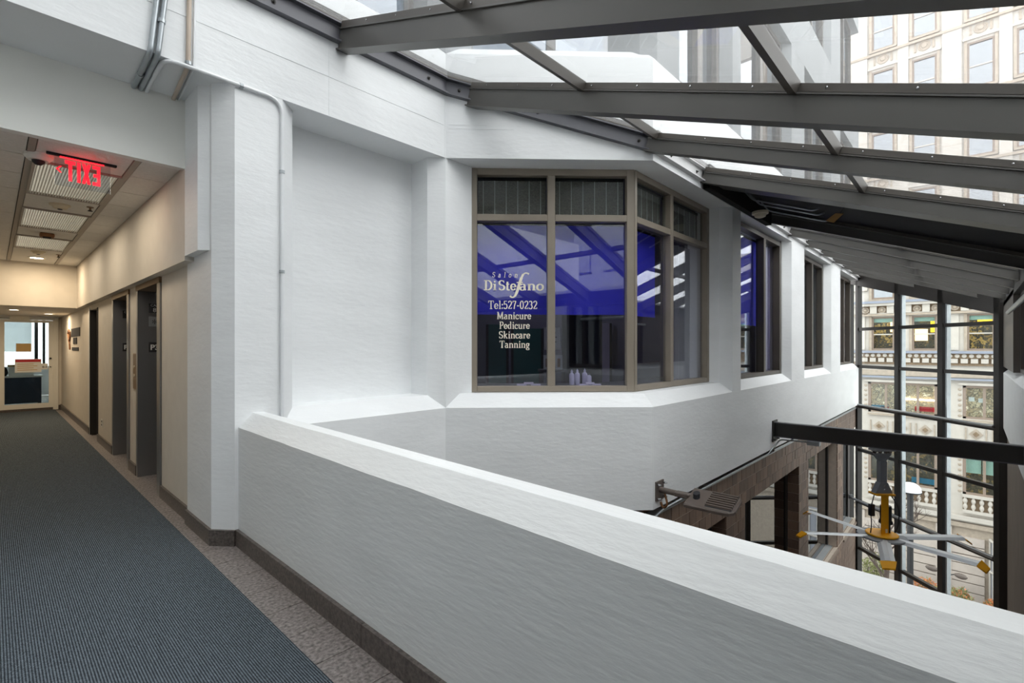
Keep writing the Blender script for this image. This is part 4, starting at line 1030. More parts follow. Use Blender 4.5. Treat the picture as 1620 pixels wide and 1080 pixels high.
for i, (x, y) in enumerate(((0.49, 6.85), (0.5, 10.45))):
    s = thing('smoke_detector', 'round cream smoke detector ' + ('between the first two louvred lights' if i == 0 else 'past the last louvred light'), 'smoke detector', (x, y, 2.96), 'smoke detectors on the hallway ceiling')
    MB().lathe([(0.002, 0), (0.085, 0), (0.085, -0.012), (0.065, -0.02), (0.055, -0.04), (0.03, -0.046), (0.002, -0.046)], (x, y, 2.962), 20).build('detector_body', 'plastic_cream', s, smooth=True)
    MB().lathe([(0.02, -0.045), (0.02, -0.052), (0.002, -0.052)], (x, y, 2.962), 10).build('sensor', 'ink', s)
for i, (x, y) in enumerate(((0.715, 6.74), (0.74, 10.6))):
    s = thing('sprinkler_head', 'dark sprinkler head ' + ('beside the near smoke detector' if i == 0 else 'at the far end of the hallway ceiling'), 'sprinkler', (x, y, 2.96), 'sprinkler heads on the hallway ceiling')
    MB().lathe([(0.03, 0), (0.03, -0.008), (0.01, -0.01), (0.01, -0.035)], (x, y, 2.962), 10).build('escutcheon', 'bronze_trim', s)
    MB().lathe([(0.004, -0.03), (0.022, -0.04), (0.022, -0.044), (0.004, -0.046)], (x, y, 2.962), 10).build('deflector', 'ink', s)
al = thing('alarm_strobe', 'dark red alarm strobe on the hallway ceiling before the third light', 'alarm', (0.5, 8.72, 2.96))
MB().box(0.43, 0.57, 8.66, 8.78, 2.915, 2.962).build('strobe_base', 'rust', al, bevel=0.01)
MB().box(0.46, 0.54, 8.69, 8.75, 2.90, 2.915).build('strobe_lens', 'ink', al, bevel=0.004)

# ---- surface conduits
def conduit(label, pts, r, m, clips=(), rr=0.09):
    c = thing('conduit', label, 'conduit', pts[0], 'surface conduits')
    MB().tube(rounded(pts, rr, 6), r, 10).build('pipe', m, c, smooth=True)
    for p, ax in clips: MB().lathe([(r + 0.006, -0.012), (r + 0.006, 0.012)], p, 10, ax).build('clip', 'galvanised', c)
conduit('left of two grey conduits bending up over the hallway header', [(0.745, 4.648, 3.475), (0.735, 4.03, 3.475), (0.80, 4.032, 4.14)], 0.017, 'galvanised', [((0.745, 4.4, 3.475), (0, 1, 0))], 0.05)
conduit('right of two grey conduits bending up over the hallway header', [(0.787, 4.648, 3.475), (0.777, 4.03, 3.475), (0.845, 4.032, 4.14)], 0.017, 'galvanised', [((0.80, 4.032, 3.72), (0.1, 0, 1))], 0.05)
conduit('long white conduit running over the column and down its face', [(0.825, 4.648, 3.472), (0.81, 4.025, 3.472), (1.60, 4.033, 3.472), (1.60, 4.033, 0.86)], 0.0145, 'conduit_paint',
        [((1.30, 4.032, 3.472), (1, 0, 0)), ((1.60, 4.033, 2.9), (0, 0, 1)), ((1.60, 4.033, 2.1), (0, 0, 1))], 0.12)
conduit('beige square conduit rising beside the white column', [(1.0, 4.648, 3.478), (0.955, 4.035, 3.478), (0.965, 4.035, 4.14)], 0.015, 'beige_pvc', [((0.957, 4.035, 3.5), (0, 0, 1))], 0.02)
conduit('thin white conduit rising close beside the beige one', [(1.035, 4.648, 3.482), (0.99, 4.04, 3.482), (1.0, 4.04, 4.14)], 0.008, 'conduit_paint', (), 0.02)
conduit('grey conduit along the ledge on top of the brick wall', [(4.5, 2.50, -0.36), (4.9, 2.49, -0.34), (5.1, 2.49, -0.30), (5.6, 2.49, -0.29), (5.9, 2.5, -0.315), (9.0, 2.51, -0.315), (9.3, 2.4, -0.1), (9.3, 1.9, -0.085)], 0.013, 'galvanised', [], 0.05)
conduit('grey conduit on the ledge beyond the steel crossbeam', [(9.4, 2.53, -0.32), (14.0, 2.53, -0.32), (17.6, 2.53, -0.32)], 0.018, 'galvanised', [((13.5, 2.53, -0.32), (1, 0, 0))])
conduit('grey conduit under the eave on the far side of the atrium', [(11.5, -0.44, 2.06), (8.3, -0.44, 2.06), (2.0, -0.44, 2.06)], 0.03, 'galvanised', [])
jb = thing('junction_box', 'small galvanised junction box on the brick ledge', 'junction box', (6.05, 2.5, -0.36))
MB().box(6.0, 6.12, 2.516, 2.556, -0.345, -0.255).build('box_body', 'galvanised', jb, bevel=0.006)
MB().box(6.01, 6.11, 2.51, 2.516, -0.335, -0.265).build('box_cover', 'galvanised', jb)

# ---- flood light on its bracket
fl = thing('flood_light', 'brown flat flood light with cooling fins on a wall bracket', 'flood light', (5.0, 2.486, -0.06))
MB().box(4.90, 5.08, 2.472, 2.486, -0.17, 0.04).build('wall_plate', 'brown_flood', fl)
for x in (4.925, 5.055):
    for z in (-0.14, 0.01): MB().lathe([(0.012, 0), (0.012, 0.03), (0.006, 0.05)], (x, 2.472, z), 8, (0, -1, 0)).build('bolt', 'chrome', fl)
MB().tube([(4.99, 2.475, -0.055), (4.99, 2.27, -0.06)], 0.032, 12).build('arm_tube', 'brown_flood', fl, smooth=True)
MB().box(4.945, 5.035, 2.14, 2.3, -0.085, -0.035).build('arm_neck', 'brown_flood', fl, bevel=0.01)
def tiltz(mb, k=0.38, x0=5.0):
    mb.v = [(x, y, z + (x - x0) * k) for x, y, z in mb.v]; return mb
hp = [(4.86, 2.16), (5.14, 2.16), (5.15, 1.72), (5.11, 1.66), (4.91, 1.66), (4.87, 1.72)]
tiltz(MB().prism(hp, -0.10, -0.055)).build('head', 'brown_flood', fl, bevel=0.012)
tiltz(MB().box(4.89, 5.125, 1.69, 1.95, -0.056, -0.053)).build('fin_well', 'ink', fl)
for q in range(7): tiltz(MB().box(4.90 + q * 0.033, 4.912 + q * 0.033, 1.69, 1.95, -0.056, -0.036)).build('cooling_fin', 'brown_flood', fl)
tiltz(MB().lathe([(0.034, 0), (0.034, 0.018), (0.03, 0.018), (0.03, 0.024), (0.034, 0.024), (0.034, 0.05), (0.001, 0.05)], (4.99, 2.07, -0.056), 14)).build('photocell', 'ink', fl, smooth=True)
MB().tube(rounded([(4.99, 2.42, -0.08), (4.98, 2.38, -0.2), (5.0, 2.44, -0.26), (5.02, 2.48, -0.2)], 0.04), 0.012, 8).build('flex_lead', 'rust', fl, smooth=True)

# ---- steel crossbeam and the industrial fan hanging from it
cb = thing('steel_crossbeam', 'black steel channel beam spanning the atrium above the fan', 'beam', (9.28, V3, -0.05))
MB().box(9.22, 9.235, -0.5, V3, -0.035, 0.185).build('web', 'black_steel', cb)
MB().box(9.22, 9.34, -0.5, V3, 0.185, 0.2).build('flange', 'steel_ledger', cb)
MB().box(9.22, 9.34, -0.5, V3, -0.05, -0.035).build('flange', 'steel_ledger', cb)
MB().box(9.14, 9.40, V3 - 0.02, V3, -0.13, 0.23).build('end_plate', 'black_steel', cb)
for z in (-0.09,):
    for x in (9.17, 9.37): MB().lathe([(0.014, 0), (0.014, 0.03), (0.007, 0.04)], (x, V3 - 0.02, z), 8, (0, -1, 0)).build('bolt', 'black_steel', cb)
bc = thing('beam_clamp', 'small galvanised clamp box under the steel crossbeam', 'clamp', (9.28, 1.86, -0.13))
MB().box(9.2, 9.32, 1.80, 1.98, -0.125, -0.05).build('clamp_body', 'galvanised', bc, bevel=0.008); MB().box(9.24, 9.28, 1.87, 1.91, -0.05, -0.01).build('clamp_hook', 'galvanised', bc)
HX, HY_, HZ = 9.28, 0.995, -1.38
RT, FW = Vector((math.sin(math.radians(43.19)), -math.cos(math.radians(43.19)), 0)), Vector((math.cos(math.radians(43.19)), math.sin(math.radians(43.19)), 0))
fan = thing('ceiling_fan', 'large grey and yellow five-bladed industrial fan hanging from the crossbeam', 'fan', (HX, HY_, HZ))
H = Vector((HX, HY_, 0))
def trap(w0, w1, z0, z1, d, name, m):
    MB().extr([H - RT * w0 - FW * d + Vector((0, 0, z0)), H + RT * w0 - FW * d + Vector((0, 0, z0)), H + RT * w1 - FW * d + Vector((0, 0, z1)), H - RT * w1 - FW * d + Vector((0, 0, z1))], FW * (2 * d)).build(name, m, fan)
MB().obox(H + Vector((0, 0, -0.065)), RT, FW, (0, 0, 1), 0.15, 0.08, 0.015).build('top_plate', 'galvanised', fan)
for s in (-0.11, -0.03, 0.06, 0.12): MB().lathe([(0.02, 0), (0.03, -0.02), (0.02, -0.05)], H + RT * s + Vector((0, 0, -0.075)), 8).build('clamp_bolt', 'chrome', fan)
trap(0.05, 0.14, -0.24, -0.125, 0.02, 'upper_bracket', 'fan_grey')
MB().obox(H + Vector((0, 0, -0.4)), RT, FW, (0, 0, 1), 0.05, 0.045, 0.165).build('down_tube', 'fan_grey', fan, bevel=0.006)
trap(0.13, 0.055, -0.72, -0.56, 0.05, 'lower_bracket', 'fan_grey')
for z in (-0.60, -0.66): MB().lathe([(0.012, 0), (0.012, 0.008), (0.006, 0.012)], H - FW * 0.05 + Vector((0, 0, z)), 8, -FW).build('bracket_bolt', 'chrome', fan)
MB().obox(H + Vector((0, 0, -0.735)), RT, FW, (0, 0, 1), 0.14, 0.09, 0.012).build('yellow_top_plate', 'yellow_paint', fan)
MB().obox(H + Vector((0, 0, -1.04)) - FW * 0.06, RT, FW, (0, 0, 1), 0.052, 0.008, 0.295).obox(H + RT * 0.075 + Vector((0, 0, -1.04)) + FW * 0.05, RT, FW, (0, 0, 1), 0.03, 0.008, 0.295).build('yellow_column', 'yellow_paint', fan)
MB().lathe([(0.01, 0), (0.07, 0), (0.075, -0.02), (0.075, -0.22), (0.09, -0.24), (0.09, -0.27), (0.06, -0.28), (0.06, -0.42), (0.01, -0.42)], H + RT * 0.09 + FW * 0.04 + Vector((0, 0, -0.93)), 18).build('motor', 'fan_black', fan, smooth=True)
MB().obox(H - RT * 0.12 + FW * 0.05 + Vector((0, 0, -1.0)), RT, FW, (0, 0, 1), 0.035, 0.03, 0.09).build('control_box', 'fan_black', fan, bevel=0.006)
MB().lathe([(0.01, 0.03), (0.2, 0.03), (0.21, 0.02), (0.2, 0.0), (0.01, 0.0)], H + Vector((0, 0, HZ + 0.02)), 28).build('yellow_disc', 'yellow_paint', fan, smooth=True)
MB().lathe([(0.05, 0.02), (0.31, 0.015), (0.32, 0), (0.31, -0.015), (0.05, -0.02)], H + Vector((0, 0, HZ)), 32).build('hub_ring', 'fan_grey', fan, smooth=True)
MB().obox(H - FW * 0.069 + RT * 0.02 + Vector((0, 0, -1.28)), RT, FW, (0, 0, 1), 0.016, 0.001, 0.03).build('maker_label', 'paper_white', fan)
for a in (150, 15): 
    s = math.radians(a)
    MB().tube(rounded([H + RT * (0.13 * math.cos(s)) + Vector((0, 0, -0.74)), H + RT * (0.24 * math.cos(s)) - FW * 0.05 + Vector((0, 0, -0.95)), H + RT * (0.22 * math.cos(s)) - FW * 0.05 + Vector((0, 0, -1.2)), H + RT * (0.2 * math.cos(s)) + Vector((0, 0, -1.34))], 0.1), 0.008, 6).build('cable', 'ink', fan)
for th, RL in BLADES:
    s = math.radians(th); d = RT * math.cos(s) + FW * math.sin(s); q = Vector((0, 0, 1)).cross(d); C0 = H + Vector((0, 0, HZ))
    pr = [(-0.075, -0.012), (-0.03, 0.016), (0.03, 0.018), (0.085, -0.002), (0.03, 0.004), (-0.03, 0.002)]
    tilt = lambda a, b: q * a + Vector((0, 0, b + a * 0.12))
    bl = MB().extr([C0 + d * 0.22 + tilt(a, b) for a, b in pr], d * (RL - 0.27)).build('blade', 'fan_blade', fan)
    w = RL - 0.05
    MB().extr([C0 + d * w + tilt(-0.085, -0.014), C0 + d * w + tilt(0.095, -0.006), C0 + d * (w + 0.09) + tilt(0.075, -0.075), C0 + d * (w + 0.09) + tilt(-0.065, -0.08)], Vector((0, 0, 0.022))).build('blade_tip', 'yellow_paint', bl)

# ---- small things under the roof
sd = thing('roof_detector', 'cream smoke detector hanging under the black roof joint', 'smoke detector', (7.66, 2.2, 3.42))
MB().lathe([(0.002, 0), (0.11, 0), (0.11, -0.035), (0.085, -0.04), (0.07, -0.075), (0.035, -0.09), (0.002, -0.09)], (7.66, 2.24, 3.46), 20).build('detector_body', 'plastic_cream', sd, smooth=True)
MB().tube([(7.66, 2.24, 3.46), (7.66, 2.24, 3.65)], 0.012, 8).build('stem', 'black_steel', sd)
tg = thing('hanging_tag', 'small tan paper tag hanging from a roof rafter', 'tag', (6.86, 1.15, 3.0))
MB().extr([(6.90, 1.10, 3.07), (6.82, 1.17, 3.07), (6.77, 1.26, 2.99), (6.85, 1.19, 2.97)], (0.003, 0.003, 0)).build('tag_sheet', 'tag_tan', tg)
MB().tube([(6.86, 1.13, 3.07), (6.86, 1.08, 3.16)], 0.004, 5).build('tag_string', 'ink', tg)
# ================================================================== OUTDOORS
ST = -14.5
struct(MB().box(14, 90, -60, 60, ST - 0.3, ST).build('ground_street', 'asphalt'))
struct(MB().box(34.5, 38, -40, 40, ST, ST + 0.15).build('ground_sidewalk', 'sidewalk'))
struct(MB().box(15.5, 22, -40, 40, ST, ST + 0.15).build('ground_near_sidewalk', 'sidewalk'))
FU = 38.0
bd = thing('stone_building', 'ornate pale stone building across the street', 'building', (FU, 0, ST))
COLS = [8.4, 6.45, 4.02, 2.05, -0.38, -2.35, -4.8, -6.75]
PAIRS = [(8.4, 6.45), (4.02, 2.05), (-0.38, -2.35), (-4.8, -6.75)]
ROWS = [(1.28, 3.35)] + [(4.45 + 3.89 * k, 7.05 + 3.89 * k) for k in range(5)]
VL, VR = 13.0, -11.0
def fbox(v0, v1, z0, z1, proud, name, m, back=0.4): return MB().box(FU - proud, FU + back, min(v0, v1), max(v0, v1), z0, z1).build(name, m, bd)
# backing wall pieces around the openings
fbox(VL, VR, 24.3, 27.0, 0.0, 'wall_top', 'stone_pale'); fbox(VL, VR, ST, -8.75, 0.0, 'wall_base', 'stone_warm')
allz = [-8.75, -6.9, -4.6, -2.6, -0.72] + [z for r in ROWS for z in r]
allz = [(-8.75, -6.9), (-4.6, -2.6), (-0.72, 1.28)] + [(ROWS[i][1], ROWS[i + 1][0]) for i in range(len(ROWS) - 1)] + [(ROWS[-1][1], 24.3)]
for a, b in allz: fbox(VL, VR, a, b, 0.0, 'wall_band', 'stone_pale')
HWD = 0.56
for (za, zb) in ROWS:
    edges = [VL]
    for c in COLS: edges += [c + HWD, c - HWD]
    edges.append(VR)
    for i in range(0, len(edges), 2): fbox(edges[i], edges[i + 1], za, zb, 0.0, 'wall_pier', 'stone_pale')
for (za, zb) in ((-6.9, -4.6), (-2.6, -0.72)):
    edges = [VL]
    for p, q in PAIRS: edges += [p + 0.75, q - 0.6]
    edges.append(VR)
    for i in range(0, len(edges), 2): fbox(edges[i], edges[i + 1], za, zb, 0.0, 'wall_pier', 'stone_pale')
# pilasters between the pairs rise through the upper storeys
for v in (5.22, 0.83, -3.57, 9.9):
    fbox(v + 0.42, v - 0.42, 5.0, 24.0, 0.14, 'pilaster', 'stone_pale', 0)
    fbox(v + 0.3, v - 0.3, 1.3, 3.5, 0.08, 'pilaster', 'stone_pale', 0)
    for k in range(30): fbox(v + 0.42, v - 0.42, 5.0 + 0.62 * k, 5.02 + 0.62 * k, 0.143, 'course_joint', 'stone_warm', 0)
for (p, q) in PAIRS:
    v = (p + q) / 2
    fbox(v + 0.26, v - 0.26, 5.0, 24.0, 0.10, 'mullion_pier', 'stone_pale', 0)
# windows
sashn = 0
for ri, (za, zb) in enumerate(ROWS):
    for ci, c in enumerate(COLS):
        if abs(c) > 5 and ri > 0 and c < 0: continue
        w = MB().box(FU + 0.02, FU + 0.14, c - HWD, c - HWD + 0.09, za, zb).box(FU + 0.02, FU + 0.14, c + HWD - 0.09, c + HWD, za, zb).box(FU + 0.02, FU + 0.14, c - HWD + .09, c + HWD - .09, za, za + 0.11).box(FU + 0.02, FU + 0.14, c - HWD + .09, c + HWD - .09, zb - 0.1, zb).build('window', 'window_taupe', bd)
        zm = za + (zb - za) * 0.47
        MB().box(FU + 0.05, FU + 0.12, c - HWD + .09, c + HWD - .09, zm - 0.035, zm + 0.035).build('sash_rail', 'stone_pale', w)
        MB().box(FU + 0.10, FU + 0.11, c - HWD + .09, c + HWD - .09, za + 0.11, zb - 0.1).build('pane', 'glass_far' if ri else 'glass_clear', w)
        MB().box(FU + 0.3, FU + 0.34, c - HWD, c + HWD, za, zb).build('room_behind', ('shop_room_c', 'shop_room_b')[ci % 2] if ri == 0 else 'room_blue', w)
        if (ri == 0) or (ri == 1 and ci in (2, 3)): MB().box(FU + 0.15, FU + 0.17, c - HWD + .09, c + HWD - .09, zb - (0.34 if ri == 0 else 2.0), zb - .1).build('roller_shade', 'shade_green', w)
        # surround and spandrel ornament
        fbox(c + HWD + 0.14, c + HWD, za - 0.05, zb + 0.15, 0.05, 'window_surround', 'stone_warm', 0); fbox(c - HWD, c - HWD - 0.14, za - 0.05, zb + 0.15, 0.05, 'window_surround', 'stone_warm', 0)
        fbox(c + HWD + 0.2, c - HWD - 0.2, zb + 0.12, zb + 0.24, 0.12, 'window_hood', 'stone_pale', 0)
        fbox(c + HWD + 0.12, c - HWD - 0.12, za - 0.12, za, 0.14, 'window_sill', 'stone_warm', 0)
        if ri > 0:
            MB().lathe([(0.30, 0), (0.30, 0.05), (0.24, 0.06), (0.22, 0.03), (0.15, 0.04), (0.12, 0.09), (0.01, 0.1)], (FU, c, zb + 0.66), 14, (-1, 0, 0)).build('medallion', 'stone_warm', bd)
            for s in (-0.42, 0.42): fbox(c + s + 0.05, c + s - 0.05, zb + 0.4, zb + 0.92, 0.05, 'panel_rib', 'stone_warm', 0)
    if ri > 0: fbox(VL, VR, za - 0.36, za - 0.22, 0.2, 'string_course', 'stone_warm', 0)
# cornice with rosettes between the second and third visible rows
fbox(VL, VR, 4.18, 4.32, 0.42, 'cornice_ledge', 'slate_ledge', 0); fbox(VL, VR, 4.02, 4.18, 0.34, 'cornice_bed', 'stone_pale', 0)
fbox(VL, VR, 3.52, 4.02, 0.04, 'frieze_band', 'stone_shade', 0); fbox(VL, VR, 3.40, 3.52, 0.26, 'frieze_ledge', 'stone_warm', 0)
v = 7.0
while v > -3.5:
    fbox(v + 0.17, v - 0.17, 3.54, 4.02, 0.22, 'frieze_block', 'stone_pale', 0)
    MB().lathe([(0.2, 0), (0.2, 0.05), (0.14, 0.06), (0.12, 0.03), (0.06, 0.09), (0.01, 0.09)], (FU - 0.04, v - 0.42, 3.77), 12, (-1, 0, 0)).build('rosette', 'stone_warm', bd)
    v -= 0.84
# sill course of the second row: slate ledge, scroll frieze, dentils
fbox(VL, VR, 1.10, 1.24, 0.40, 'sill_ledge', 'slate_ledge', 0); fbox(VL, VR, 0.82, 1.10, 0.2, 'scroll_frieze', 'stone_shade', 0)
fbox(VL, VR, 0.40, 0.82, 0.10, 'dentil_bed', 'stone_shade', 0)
v = 6.6
while v > -3.2:
    fbox(v + 0.15, v - 0.15, 0.55, 0.80, 0.26, 'dentil', 'stone_pale', 0); v -= 0.42
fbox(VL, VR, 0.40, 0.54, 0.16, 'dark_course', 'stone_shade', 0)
v = 6.6
while v > -3.2:
    MB().lathe([(0.11, 0), (0.11, 0.05), (0.03, 0.07)], (FU - 0.2, v, 0.96), 8, (-1, 0, 0)).build('scroll_boss', 'stone_pale', bd); v -= 0.30
fbox(VL, VR, -0.28, 0.05, 0.08, 'carved_frieze', 'stone_warm', 0); fbox(VL, VR, -0.42, -0.32, 0.28, 'lintel_ledge', 'slate_ledge', 0)
# shop storeys: wide windows
def wide(p, q, za, zb, room, first):
    a, b = q - 0.6, p + 0.75
    w = MB().box(FU + 0.02, FU + 0.2, a, a + 0.14, za, zb).box(FU + 0.02, FU + 0.2, b - 0.14, b, za, zb).box(FU + 0.02, FU + 0.2, a, b, zb - 0.12, zb).box(FU + 0.02, FU + 0.2, a, b, za, za + 0.12).build('shop_window', 'window_taupe', bd)
    n = 3
    ms = [a + (b - a) * t for t in (0.27, 0.5, 0.73)] 
    for m_ in ms: MB().box(FU + 0.04, FU + 0.18, m_ - 0.06, m_ + 0.06, za + .12, zb - .12).build('mullion', 'window_taupe', w)
    ee = [a + .14] + ms + [b - .14]
    for x, y in zip(ee[:-1], ee[1:]): MB().box(FU + 0.12, FU + 0.13, x + .05, y - .05, za + .12, zb - .12).build('pane', 'glass_clear', w)
    MB().box(FU + 0.38, FU + 0.4, a, b, za, zb).build('room_behind', room, w)
    fbox(b + 0.18, a - 0.18, zb + 0.02, zb + 0.16, 0.14, 'window_hood', 'stone_pale', 0)
    for s in (b + 0.12, a - 0.12):
        for k in range(int((zb - za) / 0.3)):
            MB().lathe([(0.09, 0), (0.09, 0.03), (0.02, 0.05)], (FU, s, za + 0.15 + 0.3 * k), 6, (-1, 0, 0)).build('carved_boss', 'stone_warm', bd)
    if first:
        fbox(b, a, za - 0.16, za - 0.05, 0.16, 'window_sill', 'stone_warm', 0)
        for k in range(3):
            c = a + (b - a) * (k + 0.5) / 3
            MB().extr([(FU - 0.05, c + 0.3, -3.45), (FU - 0.05, c, -3.15), (FU - 0.05, c - 0.3, -3.45), (FU - 0.05, c, -3.75)], (0.05, 0, 0)).build('diamond_panel', 'stone_warm', bd)
            MB().extr([(FU - 0.09, c + 0.14, -3.45), (FU - 0.09, c, -3.3), (FU - 0.09, c - 0.14, -3.45), (FU - 0.09, c, -3.6)], (0.05, 0, 0)).build('diamond_boss', 'stone_shade', bd)
            for s in (-1, 1): fbox(c + s * 0.42 + 0.03, c + s * 0.42 - 0.03, -3.8, -3.1, 0.05, 'panel_rib', 'stone_warm', 0)
    else:
        fbox(b, a, za - 0.14, za - 0.02, 0.2, 'balcony_rail', 'stone_pale', 0); fbox(b, a, za - 1.0, za - 0.86, 0.26, 'balcony_base', 'stone_pale', 0)
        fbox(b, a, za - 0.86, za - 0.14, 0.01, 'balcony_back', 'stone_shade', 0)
        v = a + 0.15
        while v < b:
            MB().lathe([(0.05, 0), (0.05, 0.05), (0.1, 0.16), (0.1, 0.24), (0.05, 0.36), (0.1, 0.48), (0.1, 0.56), (0.05, 0.67), (0.05, 0.72)], (FU - 0.1, v, za - 0.86), 8).build('baluster', 'stone_pale', bd, smooth=True); v += 0.34
for i, (p, q) in enumerate(PAIRS[:3]):
    wide(p, q, -2.6, -0.72, 'shop_room_a', True); wide(p, q, -6.9, -4.6, 'shop_room_b', False)
# coloured goods and glowing patches of room light behind the shop glass
for (v, z, dv, dz, m) in ((4.3, -2.3, 0.5, 0.12, 'shop_blue'), (2.0, -2.25, 0.5, 0.14, 'red_print'), (3.95, -2.45, 0.2, 0.2, 'red_print'), (2.1, -6.55, 0.55, 0.16, 'shop_blue'), (3.2, -6.3, 0.3, 0.4, 'cardboard'), (0.0, -5.2, 0.4, 0.5, 'shade_green'), (-0.8, -5.2, 0.35, 0.5, 'shade_green'),
                         (0.0, -1.5, 0.12, 0.12, 'paper_white'), (-0.4, -1.55, 0.12, 0.12, 'paper_white'), (-0.6, 2.95, 0.36, 0.16, 'shop_yellow'), (2.2, 2.2, 0.3, 0.35, 'glow_warm'), (1.68, 2.75, 0.1, 0.4, 'shop_yellow'), (3.6, 2.75, 0.08, 0.35, 'glow_warm'), (2.3, -1.7, 0.8, 0.04, 'lamp_glow')):
    MB().box(FU + 0.24, FU + 0.28, v - dv, v + dv, z - dz, z + dz).build('goods_and_glow', m, bd)
# ledges and rusticated base
fbox(VL, VR, -8.35, -8.1, 0.3, 'base_ledge', 'stone_pale', 0); fbox(VL, VR, -8.75, -8.5, 0.2, 'base_cornice', 'stone_warm', 0)
z = -9.3; k = 0
while z > ST:
    for j, (a, b) in enumerate(((8.5, 5.3), (5.25, 2.7), (2.65, 1.2), (1.15, -0.55))):
        fbox(a - 0.02, b + 0.02, z - 0.5 + 0.035, z, 0.12, 'base_stone', 'stone_pink', 0)
    z -= 0.52; k += 1
for s in (5.28, 1.18): fbox(s + 0.35, s - 0.35, -13.9, -8.8, 0.14, 'base_pier', 'stone_pink', 0)
# round glazed shop bay at the base
orc = Vector((FU - 0.1, -1.75, 0))
for k in range(7):
    a = math.radians(90 + 30 * k); p = orc + Vector((math.cos(a) * 1.0, math.sin(a) * 1.0, 0))
    MB().tube([(p.x, p.y, ST), (p.x, p.y, -9.2)], 0.05, 6).build('bay_post', 'stone_pale', bd)
for z in (-9.2, -10.9, -12.6): MB().tube(arc((orc.x, orc.y, z), 1.0, math.radians(90), math.radians(270), 12, (1, 0, 0), (0, 1, 0)), 0.07, 6).build('bay_ring', 'stone_pale', bd)
MB().extr([orc + Vector((math.cos(math.radians(90 + 15 * k)) * 0.95, math.sin(math.radians(90 + 15 * k)) * 0.95, ST)) for k in range(13)], (0, 0, 5.2)).build('bay_glass', 'curtain_grey', bd)

# ---- street lamps, tree, shrubs
lp = thing('globe_lamp', 'black street lamp with a white mushroom dome', 'street lamp', (29.0, 2.06, ST))
zt = -5.17
MB().tube([(29, 2.06, ST), (29, 2.06, zt)], 0.12, 12).build('post', 'lamp_black', lp, smooth=True)
MB().lathe([(0.42, 0), (0.44, 0.04), (0.40, 0.08)], (29, 2.06, zt - 0.04), 20).build('rim', 'lamp_black', lp, smooth=True)
MB().lathe([(0.42, 0.0), (0.40, 0.14), (0.33, 0.27), (0.2, 0.36), (0.01, 0.39)], (29, 2.06, zt + 0.02), 24).build('dome', 'lamp_white', lp, smooth=True)
MB().lathe([(0.3, 0), (0.3, 0.4), (0.18, 0.6)], (29, 2.06, ST + 0.1), 12).build('base', 'lamp_black', lp, smooth=True)
tw = thing('twin_street_lamp', 'thin black pole with two oval brown lamp heads', 'street lamp', (30.0, 0.86, ST))
MB().tube([(30, 0.86, ST), (30, 0.86, -9.1)], 0.06, 8).build('pole', 'lamp_black', tw)
for s, dz in ((1, 0.02), (-1, -0.03)):
    MB().tube([(30, 0.86, -9.0), (30, 0.86 + 0.3 * s, -8.85)], 0.025, 6).build('lamp_arm', 'lamp_black', tw)
    MB().lathe([(0.01, -0.24), (0.09, -0.18), (0.13, -0.05), (0.12, 0.08), (0.06, 0.19), (0.01, 0.23)], (30, 0.86 + 0.5 * s, -8.84 + dz), 12, (0, 1, 0.1)).build('lamp_head', 'brown_flood', tw, smooth=True)
tr = thing('bare_tree', 'thin bare street tree behind the fan', 'tree', (30.5, 3.1, ST))
tb = MB(); rt_ = random.Random(3); twigs = MB()
tb.tube([(30.5, 3.1, ST), (30.5, 3.05, ST + 2.5), (30.55, 3.12, ST + 5), (30.5, 3.05, ST + 7)], 0.1, 8, radii=[0.14, 0.11, 0.08, 0.04])
tb.build('trunk', 'bark', tr, smooth=True)
def branch(p, d, L, r, lv):
    q = p + d * L; twigs.tube([p, p + d * (L * 0.5) + Vector((rt_.uniform(-.1, .1), rt_.uniform(-.1, .1), 0)) * L * 0.5, q], r, 5, radii=[r, r * 0.8, r * 0.55])
    if lv == 0: return
    for k in range(3):
        e = Vector((rt_.uniform(-1, 1), rt_.uniform(-1, 1), rt_.uniform(0.2, 1))).normalized()
        branch(p + d * (L * rt_.uniform(0.5, 1.0)), (d * 0.9 + e * 0.8).normalized(), L * 0.62, r * 0.55, lv - 1)
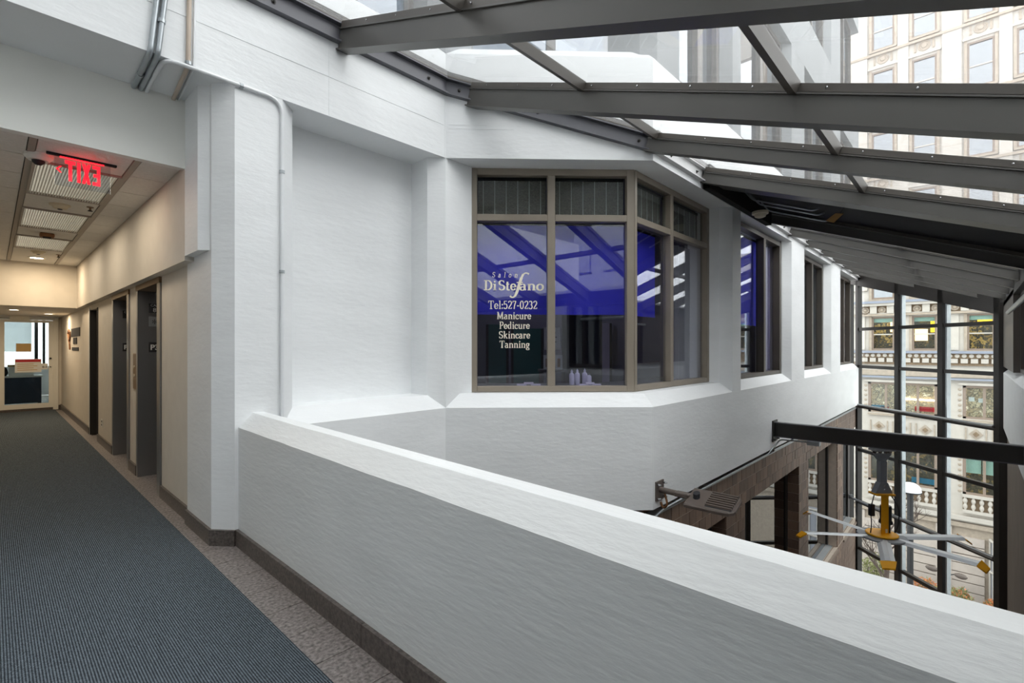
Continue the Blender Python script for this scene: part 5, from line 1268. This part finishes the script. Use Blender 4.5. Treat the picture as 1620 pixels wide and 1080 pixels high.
for k in range(8):
    a = k * 0.8; branch(Vector((30.5, 3.07, ST + 3.5 + 0.45 * k)), Vector((math.cos(a) * 0.6, math.sin(a) * 0.6, 0.8)).normalized(), 1.5, 0.045, 3)
tag(twigs.build('branches', 'bark', tr), kind='stuff')
for i, (v, z, w, m1, m2, lab) in enumerate(((1.9, -12.25, 0.8, 'leaf_orange', 'leaf_green', 'orange and green shrub in a planter below the street lamps'), (0.42, -12.3, 0.62, 'leaf_green', 'leaf_orange', 'olive green shrub in a planter left of the round shop bay'), (-0.85, -12.5, 0.5, 'leaf_orange', 'leaf_green', 'orange shrub in a planter beside the ribbed concrete wall'), (4.2, -11.6, 0.8, 'leaf_green', 'leaf_green', 'green shrub in a planter at the left foot of the stone building'))):
    u = 36.0; zb = -13.0
    pt_ = thing('planter_shrub', lab, 'shrub', (u, v, ST + 0.15), 'planted shrubs along the street')
    MB().box(u - 0.5, u + 0.5, v - w * 0.7, v + w * 0.7, ST + 0.15, zb).build('planter_box', 'concrete_grey', pt_, bevel=0.03)
    for m, cnt in ((m1, 900), (m2, 420)):
        lb = MB()
        for q in range(cnt):
            th = rt_.uniform(0, 6.28); rr = math.sqrt(rt_.random()) * w * 0.8; h = rt_.uniform(0, 1) * (z - zb + 0.55) * (1.15 - (rr / w) ** 2 * 0.6)
            c = Vector((u + rr * 0.55 * math.cos(th), v + rr * math.sin(th), zb + h)); d = Vector((rt_.uniform(-1, 1), rt_.uniform(-1, 1), rt_.uniform(0.1, 1.2))).normalized(); e = d.cross(Vector((rt_.uniform(-1, 1), rt_.uniform(-1, 1), 0.3))).normalized()
            L = rt_.uniform(0.1, 0.22)
            lb.add([c, c + d * L * 0.5 + e * 0.03, c + d * L, c + d * L * 0.5 - e * 0.03], [(0, 1, 2, 3)])
        tag(lb.build('foliage', m, pt_), kind='stuff')
    st = MB()
    for q in range(8):
        th = q * 0.8; st.tube([(u, v + 0.06 * q - 0.2, zb - 0.05), (u + 0.3 * math.cos(th), v + w * 0.5 * math.sin(th), z)], 0.015, 5)
    st.build('stems', 'bark', pt_)
